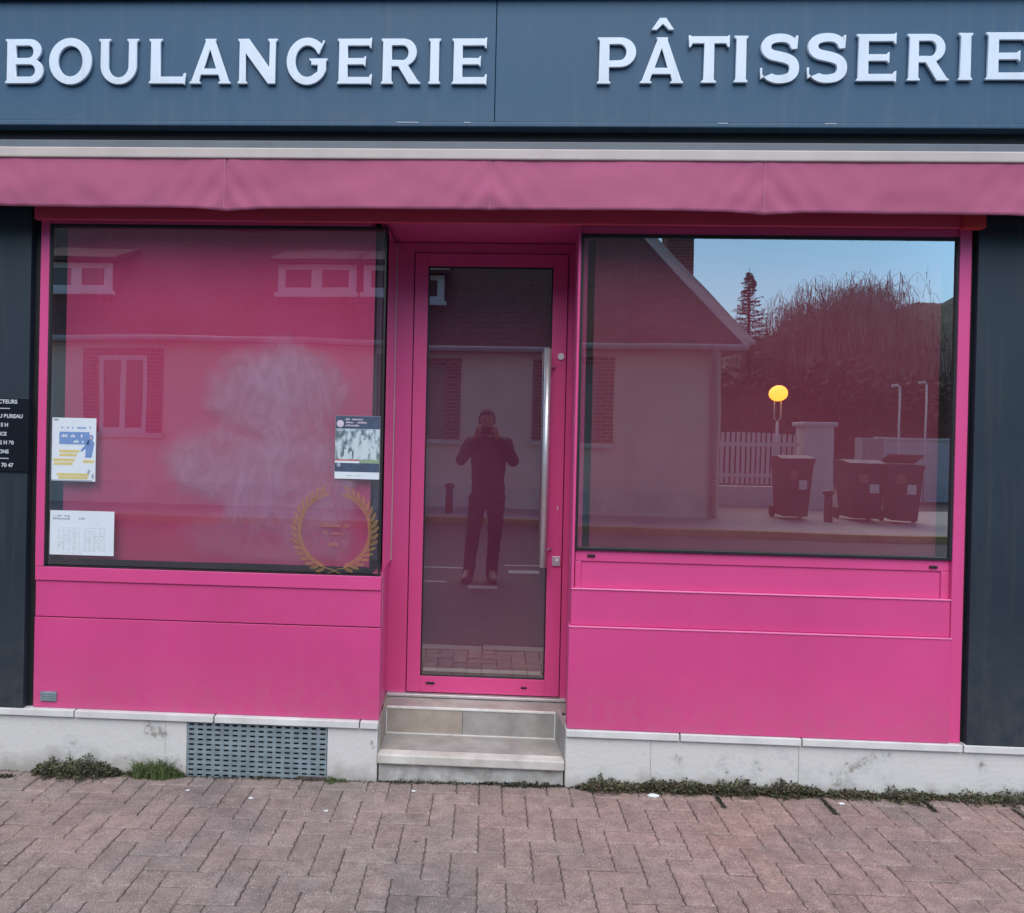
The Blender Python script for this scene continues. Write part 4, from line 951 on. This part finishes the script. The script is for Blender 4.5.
def wheelie(x, y, w=.60, h=1.06, lab='', open_lid=False, rot=0):
    z = .13
    t = empty('wheelie_bin', (x, y, z), lab, 'wheelie bin', 'wheelie bins standing on the far pavement'); t.rotation_euler = (0, 0, rot)
    d = w*1.1
    def pt(px, py, pz): return (x+px, y+py, z+pz)
    b = MB(); lo, hi = .78, 1.0
    vs = []
    for (s, zz) in ((lo, .06), (hi, h-.06), (hi*1.06, h-.06), (hi*1.06, h)):
        vs.append([b.bm.verts.new(pt(sx*w/2*s, sy*d/2*s, zz)) for sx, sy in ((-1,-1),(1,-1),(1,1),(-1,1))])
    for i in range(3):
        for k_ in range(4): b.bm.faces.new((vs[i][k_], vs[i][(k_+1)%4], vs[i+1][(k_+1)%4], vs[i+1][k_]))
    b.bm.faces.new(vs[0]); b.bm.faces.new(vs[3])
    b.build('body', M['bin'], t, bevel=.015)
    b = MB()
    if open_lid: b.prism([pt(-w/2, -d/2, h+.01), pt(-w/2, d/2, h+.16), pt(-w/2, d/2, h+.20), pt(-w/2, -d/2, h+.06)], (w, 0, 0))
    else: b.prism([pt(-w/2*1.08, -d/2*1.05, h+.003), pt(-w/2*1.08, d/2*1.12, h+.003), pt(-w/2*1.08, d/2*1.12, h+.03), pt(-w/2*1.08, 0, h+.08), pt(-w/2*1.08, -d/2*1.05, h+.05)], (w*1.08, 0, 0))
    b.build('lid', M['bin_lid'], t, bevel=.01)
    for s in (-1, 1):
        b = MB(); b.tube([pt(s*w*.42, -d*.40, .10), pt(s*w*.52, -d*.40, .10)], .10, 18); b.build('wheel', M['black'], t)
    b = MB(); b.tube([pt(-w*.4, -d*.60, h-.04), pt(w*.4, -d*.60, h-.04)], .016, 8); b.build('handle', M['bin'], t)
    b = MB(); yy = d/2*.93; b.box(x-.02*0+w*.08, x+w*.34, y+yy, y+yy+.012, z+h*.52, z+h*.68) if False else b.box(x+w*.05, x+w*.30, y+yy-.005, y+yy+.02, z+h*.50, z+h*.66); b.build('sticker', M['sticker'], t)
    b = MB(); b.box(x-w*.25, x+w*.0, y+yy, y+yy+.022, z+h*.68, z+h*.84); b.build('sticker', mat('faded_red_sticker', (.30, .10, .09), .6), t)
    return t
wheelie(5.62, -11.2, .54, 1.08, 'first dark wheelie bin, standing alone near the picket fence')
wheelie(6.88, -11.3, .64, 1.02, 'wide dark wheelie bin, middle of the three')
wheelie(7.52, -11.1, .56, 1.04, 'dark wheelie bin with tilted lid, farthest from the house', True, R(14))
def bollard(x, y, lab):
    t = empty('bollard', (x, y, .13), lab, 'bollard', 'short dark bollards on the far pavement')
    b = MB(); b.tube([(x, y, .12), (x, y, .60)], [.075, .068], 16); b.build('post', M['post_metal'], t)
    b = MB(); b.tube([(x, y, .60), (x, y, .625), (x, y, .66), (x, y, .675)], [.095, .10, .085, .04], 16); b.build('head', M['post_metal'], t)
bollard(-.64, -9.75, 'short dark bollard on the far kerb, mirrored beside the photographer'); bollard(6.15, -10.9, 'short dark bollard between the wheelie bins')
# amber globe lamp
lp = empty('street_lamp', (10.6, -26, 0), 'lit amber globe lamp on a thin post behind the picket fence', 'street lamp')
b = MB(); b.tube([(10.6, -26, -.2), (10.6, -26, 2.2)], .05, 10); b.tube([(10.6, -26, 2.2), (10.48, -26, 2.35), (10.48, -26, 3.0)], .022, 8); b.tube([(10.6, -26, 2.2), (10.72, -26, 2.35), (10.72, -26, 3.0)], .022, 8); b.build('post', M['fence_white'], lp)
em = bpy.data.materials.new('amber_globe'); em.use_nodes = True; e = em.node_tree.nodes['Principled BSDF']; e.inputs['Base Color'].default_value = (.9, .6, .2, 1); e.inputs['Emission Color'].default_value = (1, .36, .022, 1); e.inputs['Emission Strength'].default_value = 6.5
b = MB(); b.ball((10.6, -26, 3.24), .31, (1.08, 1, .9)); b.build('globe', em, lp)
for x, lab in ((9.72, 'slim white lamp pole left of its taller neighbour'), (10.30, 'taller slim white lamp pole beside the garden wall')):
    t = empty('lamp_pole', (x, -15.6, .13), lab, 'lamp pole'); h = 2.85 if x < 10 else 2.95
    b = MB(); b.tube([(x, -15.6, .12), (x, -15.6, h)], .022, 10); b.build('pole', M['fence_white'], t)
    b = MB(); b.tube([(x, -15.6, h), (x-.05, -15.6, h+.05), (x-.18, -15.6, h+.03)], [.022, .028, .035], 10); b.build('lamp_head', M['fence_white'], t)

# ------------------------------------------------------------------ trees and hill
def conifer(x, y, h, r, lab, seed=0):
    rng = random.Random(seed); t = empty('conifer', (x, y, -.2), lab, 'tree')
    b = MB(); b.tube([(x, y, -.3), (x, y, h*.6), (x, y, h)], [.20, .10, .01], 8); b.build('trunk', M['bark'], t)
    b = MB()
    for k_ in range(62):
        f = k_/62; z = h*(.12+.86*f); L_ = r*(1-f)**.8*rng.uniform(.7, 1.15)
        for q in range(9):
            a = rng.uniform(0, 6.28); L2 = L_*rng.uniform(.6, 1.1); dz = L2*rng.uniform(-.25, .15)
            d = Vector((math.cos(a), math.sin(a), 0)); s = Vector((-d.y, d.x, 0))
            for m_ in range(9):
                u = (m_+.5)/9*L2; p = Vector((x, y, z+dz*u/L2+.35*(u/L2)**2*L2*.5))+d*u
                for sg in (-1, 1):
                    w = (.20+.10*rng.random())*(1-.6*u/L2); q2 = p+s*sg*w+d*w*.6+Vector((0, 0, rng.uniform(-.14, .04)))
                    b.face([p, p+d*.07, q2])
    b.build('crown', M['conifer'], t)
conifer(13.3, -38, 10.3, 2.7, 'tall narrow conifer standing behind the houses', 3)
def willow(x, y, h, r, lab, seed=0):
    rng = random.Random(seed); t = empty('willow_tree', (x, y, -.2), lab, 'tree')
    b = MB(); b.tube([(x, y, -.3), (x+.2, y, h*.25), (x-.1, y, h*.45)], [.55, .42, .30], 10)
    heads = []
    for i in range(34):
        a = i*2.4; rr = r*rng.uniform(.15, .88); hz = h*(.90-.30*(rr/r)**2)*rng.uniform(.86, 1.05)
        e_ = Vector((x+math.cos(a)*rr, y+math.sin(a)*rr*.8, hz)); m_ = Vector((x+math.cos(a)*rr*.45, y+math.sin(a)*rr*.4, h*.62))
        b.tube([(x-.1, y, h*.42), m_, e_], [.16, .09, .03], 6); heads.append(e_)
    b.build('trunk', M['bark'], t)
    b = MB()
    for i in range(3600):
        e_ = heads[rng.randrange(len(heads))]; p = e_ + Vector((rng.gauss(0, .75), rng.gauss(0, .75), rng.gauss(-.1, .35)))
        ln = min(p.z-1.4, rng.uniform(1.5, 7.5)); out = Vector((p.x-x, p.y-y, 0)); out = out.normalized() if out.length > .1 else Vector((1, 0, 0))
        n = max(4, int(ln/.42)); sw = rng.uniform(.1, .5)
        for k_ in range(n):
            f = k_/n; q = p + out*(sw*math.sin(f*1.6)) + Vector((rng.gauss(0, .05), rng.gauss(0, .05), -ln*f))
            a = rng.uniform(0, 6.28); s = Vector((math.cos(a), math.sin(a), 0))*rng.uniform(.02, .065)*min(1, .25+k_*.18)
            b.face([q-s, q+s, q+s*.3+Vector((0, 0, -.42)), q-s*.3+Vector((0, 0, -.46))])
    b.build('crown', M['willow'], t)
    b = MB()
    for i in range(1500):
        h0 = heads[rng.randrange(len(heads))]
        p = h0 + Vector((rng.gauss(0, .7), rng.gauss(0, .7), rng.uniform(-.7, .2)))
        ax = rng.uniform(-1, 1)*rng.uniform(.3, 1.3); ay = rng.uniform(-1, 1)*.5; hh = rng.uniform(.1, .95)
        pts = [p + Vector((ax*t_, ay*t_, hh*math.sin(t_*2.6) - .5*t_*t_)) for t_ in (0, .3, .6, .9, 1.2)]
        b.tube(pts, [.013, .011, .009, .007, .004], 3, cap=False)
    b.build('bare_twigs', M['willow_tip'], t)
willow(19.2, -40, 10.6, 5.4, 'broad weeping willow with long hanging branches, mirrored in the right window', 5)
def leafmass(name, boxes, n, s, m, lab, cat, seed=0, kind=None):
    rng = random.Random(seed); b = MB()
    for (cx_, cy_, cz_, rx_, ry_, rz_) in boxes:
        for i in range(n):
            d = Vector((rng.gauss(0, 1), rng.gauss(0, 1), rng.gauss(0, 1))).normalized()*rng.uniform(.72, 1.05)
            k_ = 1+.25*noise.noise(d*2.3+Vector((cx_, 0, 0))); p = Vector((cx_+d.x*rx_*k_, cy_+d.y*ry_*k_, cz_+d.z*rz_*k_))
            if p.z < -.2: continue
            u = Vector((rng.gauss(0, 1), rng.gauss(0, 1), rng.gauss(0, 1))).normalized(); v = u.orthogonal().normalized(); ss = s*rng.uniform(.6, 1.4)
            b.face([p, p+u*ss*.5+v*ss*.35, p+u*ss, p+u*ss*.5-v*ss*.35])
    o = b.build(name, m); at_origin(o, (boxes[0][0], boxes[0][1], -.2)); return tag(o, lab, cat, kind=kind)
leafmass('hedge', [(x, -31, 1.9, 2.6, 1.3, 2.6+.5*math.sin(x)) for x in range(6, 34, 3)], 2600, .28, M['hedge'], 'dark evergreen hedge behind the garden fence and lamp', 'hedge', 2)
leafmass('bush', [(27.5, -38, 3.2, 3.2, 2.5, 3.9)], 3200, .45, M['hedge'], 'dark rounded bush tree to the right of the willow', 'bush', 3)
b = MB(); b.box(4.2, 34, -33.4, -33.2, -.2, 3.3); o = b.build('boundary_wall', M['post_metal']); at_origin(o, (19, -33.3, -.2)); tag(o, 'dark garden boundary wall behind the evergreen hedge', 'wall')
def hill():
    b = MB(); rng = random.Random(4); nx, ny = 260, 20; g = []
    prof = [(-260, 8), (-60, 12), (10, 17), (47, 21.5), (73, 24.5), (88, 30.5), (120, 38), (190, 42), (300, 30)]
    def ph(x):
        for (xa, ha), (xb, hb) in zip(prof, prof[1:]):
            if xa <= x <= xb: t = (x-xa)/(xb-xa); t = t*t*(3-2*t)*.5+t*.5; return ha+(hb-ha)*t
        return 8
    for i in range(nx+1):
        x = -260+560*i/nx; c = []
        for j in range(ny+1):
            t = j/ny; y = -75-105*t; z = -1 + ph(x)*math.sin(min(1, t*1.05)*math.pi/2)**.8
            z += (1.3*noise.noise((x*.35, y*.35, 0))+.9*noise.noise((x*.9, y*.9, 5)))*(t > .05)
            c.append(b.bm.verts.new((x, y, z)))
        g.append(c)
    for i in range(nx):
        for j in range(ny): b.bm.faces.new((g[i][j], g[i+1][j], g[i+1][j+1], g[i][j+1]))
    o = b.build('hill', M['hill']); o['kind'] = 'structure'
hill()

# ------------------------------------------------------------------ the photographer (mirrored in the door glass)
def skin_mesh(verts, edges, radii, sub=2, root=0, vox=None):
    """tapered limbs joined into one closed surface with a voxel remesh"""
    b = MB(); rr = [r if isinstance(r, tuple) else (r, r) for r in radii]
    vox = vox or (.011 if max(r[0] for r in rr) > .05 else .0028)
    for i, j in edges:
        A, B = Vector(verts[i]), Vector(verts[j]); n = 7; t = (B-A).normalized()
        side = Vector((1, 0, 0)); side = (side - t*side.dot(t)); side = side.normalized() if side.length > .35 else Vector((0, 0, 1)); side = (side-t*side.dot(t)).normalized(); oth = t.cross(side)
        rings = []
        L_ = (B-A).length
        for k in range(-2, n+3):
            f = max(0, min(1, k/n)); ra = rr[i][0]*(1-f)+rr[j][0]*f; rb = rr[i][1]*(1-f)+rr[j][1]*f; e = 1.; ex = 0
            if k < 0: e = (.8, .35)[-k-1]; ex = -(.6, .93)[-k-1]*min(ra, rb)
            if k > n: e = (.8, .35)[k-n-1]; ex = (.6, .93)[k-n-1]*min(ra, rb)
            c = A.lerp(B, f) + t*ex
            rings.append([b.bm.verts.new(c + side*math.cos(q/16*6.28319)*ra*e + oth*math.sin(q/16*6.28319)*rb*e) for q in range(16)])
        for k in range(len(rings)-1):
            for q in range(16): b.bm.faces.new((rings[k][q], rings[k][(q+1)%16], rings[k+1][(q+1)%16], rings[k+1][q]))
        b.bm.faces.new(rings[0]); b.bm.faces.new(rings[-1])
    bmesh.ops.recalc_face_normals(b.bm, faces=b.bm.faces)
    me = bpy.data.meshes.new('s'); b.bm.to_mesh(me); b.bm.free(); o = bpy.data.objects.new('tmp', me); col.objects.link(o)
    m = o.modifiers.new('r', 'REMESH'); m.mode = 'VOXEL'; m.voxel_size = vox; m.use_smooth_shade = True
    m = o.modifiers.new('s', 'SMOOTH'); m.factor = .5; m.iterations = 4
    dg = bpy.context.evaluated_depsgraph_get(); out = bpy.data.meshes.new_from_object(o.evaluated_get(dg)); bpy.data.objects.remove(o)
    return out
def add_mesh(bm, me, mi=0):
    n0 = len(bm.faces); bm.from_mesh(me); bm.faces.ensure_lookup_table()
    for f in bm.faces[n0:]: f.material_index = mi; f.smooth = True
PX, PY = .03, -3.93
gp = gz(0, -3.9)
M['skin'] = mat('skin', (.42, .24, .17), .5, .06, 20)
M['jacket'] = mat('dark_jacket_cloth', (.030, .020, .026), .9, .2, 30, .4, 200)
M['trousers'] = mat('dark_trousers_cloth', (.028, .024, .032), .9, .2, 30, .3, 200)
M['hair'] = mat('dark_hair', (.018, .013, .010), .7, .3, 80)
M['shoe'] = mat('dark_shoe', (.012, .010, .010), .5)
per = empty('person', (PX, PY, gp), 'person in dark jacket and trousers holding up a phone, mirrored in the door glass', 'person')
J = {'pelvis': (.02, PY, .98), 'waist': (.025, PY, 1.10), 'chest': (.025, PY+.01, 1.32), 'neckb': (.01, PY, 1.51), 'neck': (.005, PY+.015, 1.58),
     'shL': (-.165, PY, 1.49), 'shR': (.205, PY, 1.49), 'elL': (-.262, PY+.05, 1.315), 'elR': (.285, PY+.05, 1.315), 'wrL': (-.110, -3.845, 1.555), 'wrR': (.115, -3.845, 1.555),
     'hipL': (-.07, PY, .92), 'hipR': (.115, PY, .92), 'knL': (-.125, PY+.025, .52), 'knR': (.105, PY+.025, .52), 'anL': (-.165, PY-.01, .135), 'anR': (.085, PY-.01, .135),
     'toeL': (-.205, PY+.16, .075), 'toeR': (.105, PY+.17, .075)}
names = list(J); idx = {n: i for i, n in enumerate(names)}
E_ = [('pelvis','waist'),('waist','chest'),('chest','neckb'),('neckb','neck'),('neckb','shL'),('neckb','shR'),('shL','elL'),('shR','elR'),('elL','wrL'),('elR','wrR'),('pelvis','hipL'),('pelvis','hipR'),('hipL','knL'),('hipR','knR'),('knL','anL'),('knR','anR'),('anL','toeL'),('anR','toeR')]
rad = {'pelvis': (.135,.095), 'waist': (.125,.09), 'chest': (.15,.10), 'neckb': .07, 'neck': .055, 'shL': .06, 'shR': .06, 'elL': .042, 'elR': .042, 'wrL': .026, 'wrR': .026, 'hipL': .082, 'hipR': .082, 'knL': .055, 'knR': .055, 'anL': .038, 'anR': .038, 'toeL': .030, 'toeR': .030}
body = bmesh.new()
add_mesh(body, skin_mesh([J[n] for n in names], [(idx[a], idx[c]) for a, c in E_], [rad[n] for n in names]))
# head: skull + jaw + nose + ears
def blob(bm, c, r, sc, rot=0, mi=0):
    n0 = len(bm.faces); g = bmesh.ops.create_uvsphere(bm, u_segments=24, v_segments=16, radius=r, matrix=Matrix.Translation(c) @ Matrix.Rotation(rot, 4, 'X') @ Matrix.Diagonal((*sc, 1)))
    for v in g['verts']:
        for f in v.link_faces: f.smooth = True; f.material_index = mi
    return g['verts']
hc = Vector((.0, PY+.03, 1.735))
vs = blob(body, hc, .1, (.80, .98, 1.12))
for v in vs:   # narrow towards the chin, flatten the face
    d = v.co - hc
    if d.z < 0: v.co.x = hc.x + d.x*(1+d.z*2.6); v.co.y = hc.y + d.y*(1+d.z*.6) + (-d.z)*.18
    if d.y > .07: v.co.y = hc.y + .07 + (d.y-.07)*.5
blob(body, hc+Vector((0, .088, -.015)), .016, (.8, 1.1, 1.5)); blob(body, hc+Vector((0, .085, -.062)), .022, (1.2, .4, .35))
for s in (-1, 1): blob(body, hc+Vector((s*.082, -.005, -.01)), .03, (.35, .6, 1.05))
# hands holding the phone in landscape
PHZ, PHY = 1.632, -3.782
def hand(side):
    wr = Vector(J['wrL' if side < 0 else 'wrR']); palm = Vector((side*.090, -3.815, 1.615)); kn = Vector((side*.088, -3.800, 1.640))
    add_mesh(body, skin_mesh([tuple(wr), tuple(wr.lerp(palm, .6)), tuple(palm), tuple(kn)], [(0,1),(1,2),(2,3)], [(.026,.020), (.032,.019), (.038,.017), (.030,.014)], 2))
    for i in range(4):
        o = kn + Vector((side*(.012-.006*i), -.004, .014-.017*i)); ln = (.040, .044, .042, .034)[i]
        p1 = o + Vector((side*.004, .022, .010)); p2 = Vector((side*(.086-.012*(1 if i else 0)), -3.770-.008, p1.z+.004)); p3 = p2 + Vector((-side*ln*.6, -.001, .002))
        if p2.y > -3.775: p2.y = -3.775
        p2.y = PHY+.0135; p3.y = PHY+.0125; p1.y = PHY+.004
        add_mesh(body, skin_mesh([tuple(o), tuple(p1), tuple(p2), tuple(p3)], [(0,1),(1,2),(2,3)], [.0095, .0085, .0080, .0070], 1))
    a = palm + Vector((-side*.010, .006, -.012)); t1 = Vector((side*.070, PHY-.018, PHZ-.022)); t2 = Vector((side*.050, PHY-.015, PHZ-.010))
    add_mesh(body, skin_mesh([tuple(a), tuple(t1), tuple(t2)], [(0,1),(1,2)], [.013, .011, .009], 1))
hand(-1); hand(1)
off = wp(per)
for v in body.verts: v.co -= off
me = bpy.data.meshes.new('body'); body.to_mesh(me); body.free(); me.materials.append(M['skin']); link(bpy.data.objects.new('body', me), per)
def cloth(name, nm, edges, rads, m, extra=None):
    v = [J[n] if n in J else extra[n] for n in nm]; ix = {n: i for i, n in enumerate(nm)}
    me = skin_mesh(v, [(ix[a], ix[c]) for a, c in edges], rads, 2); bm = bmesh.new(); add_mesh(bm, me)
    for vv in bm.verts:
        n_ = noise.noise(Vector((vv.co.x*7, vv.co.y*7, vv.co.z*14))); vv.co += Vector((n_*.012, n_*.014, 0)); vv.co -= off
    me2 = bpy.data.meshes.new(name); bm.to_mesh(me2); bm.free(); me2.materials.append(m); link(bpy.data.objects.new(name, me2), per)
ex = {'hem': (.025, PY, 1.00), 'cuL': (-.130, -3.853, 1.530), 'cuR': (.135, -3.853, 1.530), 'col': (.008, PY+.005, 1.555)}
cloth('jacket', ['hem', 'waist', 'chest', 'neckb', 'col', 'shL', 'shR', 'elL', 'elR', 'cuL', 'cuR'], [('hem','waist'),('waist','chest'),('chest','neckb'),('neckb','col'),('neckb','shL'),('neckb','shR'),('shL','elL'),('shR','elR'),('elL','cuL'),('elR','cuR')],
      [(.185,.12), (.175,.115), (.185,.125), .085, .070, .082, .082, .062, .062, .040, .040], M['jacket'], ex)
ex2 = {'trT': (.02, PY, 1.04), 'fL': (-.165, PY-.015, .075), 'fR': (.085, PY-.015, .075)}
cloth('trousers', ['trT', 'pelvis', 'hipL', 'hipR', 'knL', 'knR', 'fL', 'fR'], [('trT','pelvis'),('pelvis','hipL'),('pelvis','hipR'),('hipL','knL'),('hipR','knR'),('knL','fL'),('knR','fR')],
      [(.15,.11), (.155,.115), .100, .100, .073, .073, .062, .062], M['trousers'], ex2)
for s, a, t_ in ((-1, 'anL', 'toeL'), (1, 'anR', 'toeR')):
    A, T = Vector(J[a]), Vector(J[t_]); me = skin_mesh([(A.x, A.y-.04, gp+.045), tuple(A.lerp(T, .45)+Vector((0, 0, -.03))), (T.x, T.y+.02, gp+.036)], [(0,1),(1,2)], [(.045,.045), (.046,.042), (.042,.030)], 2)
    bm = bmesh.new(); add_mesh(bm, me)
    for vv in bm.verts: vv.co.z = max(vv.co.z, gp+.002); vv.co -= off
    m2 = bpy.data.meshes.new('shoe'); bm.to_mesh(m2); bm.free(); m2.materials.append(M['shoe']); link(bpy.data.objects.new('shoe', m2), per)
bm = bmesh.new(); vs = blob(bm, hc+Vector((0, -.014, .018)), .108, (.83, .96, 1.08))
dele = [v for v in bm.verts if (v.co.y > hc.y+.045 and v.co.z < hc.z+.060) or v.co.z < hc.z-.045]
bmesh.ops.delete(bm, geom=dele, context='VERTS')
for v in bm.verts: v.co += Vector((1, 1, 1))*noise.noise(v.co*60)*.004; v.co -= off
me = bpy.data.meshes.new('hair'); bm.to_mesh(me); bm.free(); me.materials.append(M['hair']); link(bpy.data.objects.new('hair', me), per)
b = MB()
for s in (-1, 1): b.ball(hc+Vector((s*.031, .083, .012)), .009, (1.2, .5, .6), 10, 8)
b.build('eyes', M['hair'], per)
ph = empty('phone', (0, PHY, PHZ-.038), 'black phone held sideways in front of the face by the mirrored photographer', 'phone')
b = MB(); b.box(-.080, .080, PHY-.004, PHY+.004, PHZ-.038, PHZ+.038); b.build('case', M['plaque'], ph, bevel=.0035)
b = MB(); b.tube([(-.012, PHY+.0041, PHZ+.02), (-.012, PHY+.006, PHZ+.02)], .007, 14); b.tube([(.012, PHY+.0041, PHZ+.02), (.012, PHY+.006, PHZ+.02)], .007, 14); b.build('lens', M['pane_dark'], ph)

# ------------------------------------------------------------------ camera
cd = bpy.data.cameras.new('camera'); cam = bpy.data.objects.new('camera', cd); col.objects.link(cam); scene.camera = cam
W, Hh, f = 1024, 913, 800.
px, py = 449.2, 433.3
yaw, pitch, roll = .0470970, -.0051864, .0216731
cy, sy, cp, sp_ = math.cos(yaw), math.sin(yaw), math.cos(pitch), math.sin(pitch)
fwd = Vector((-sy*cp, cy*cp, sp_)); rt = Vector((cy, sy, 0)); up = rt.cross(fwd)
r2 = rt*math.cos(roll) + up*math.sin(roll); u2 = up*math.cos(roll) - rt*math.sin(roll)
mx = Matrix((( r2.x, u2.x, -fwd.x, 0), (r2.y, u2.y, -fwd.y, 0), (r2.z, u2.z, -fwd.z, 0), (0, 0, 0, 1)))
mx.translation = Vector((0, -3.75, 1.64)); cam.matrix_world = mx
cd.sensor_fit = 'HORIZONTAL'; cd.sensor_width = 36; cd.lens = f/W*36
cd.shift_x = (W/2-px)/W; cd.shift_y = -(Hh/2-py)/W
cd.clip_start = .01; cd.clip_end = 2000

scene.view_settings.view_transform = 'Standard'; scene.view_settings.look = 'None'; scene.view_settings.exposure = 0
scene.render.resolution_x = W; scene.render.resolution_y = Hh
try:
    scene.cycles.transparent_max_bounces = 16; scene.cycles.max_bounces = 8
except Exception: pass
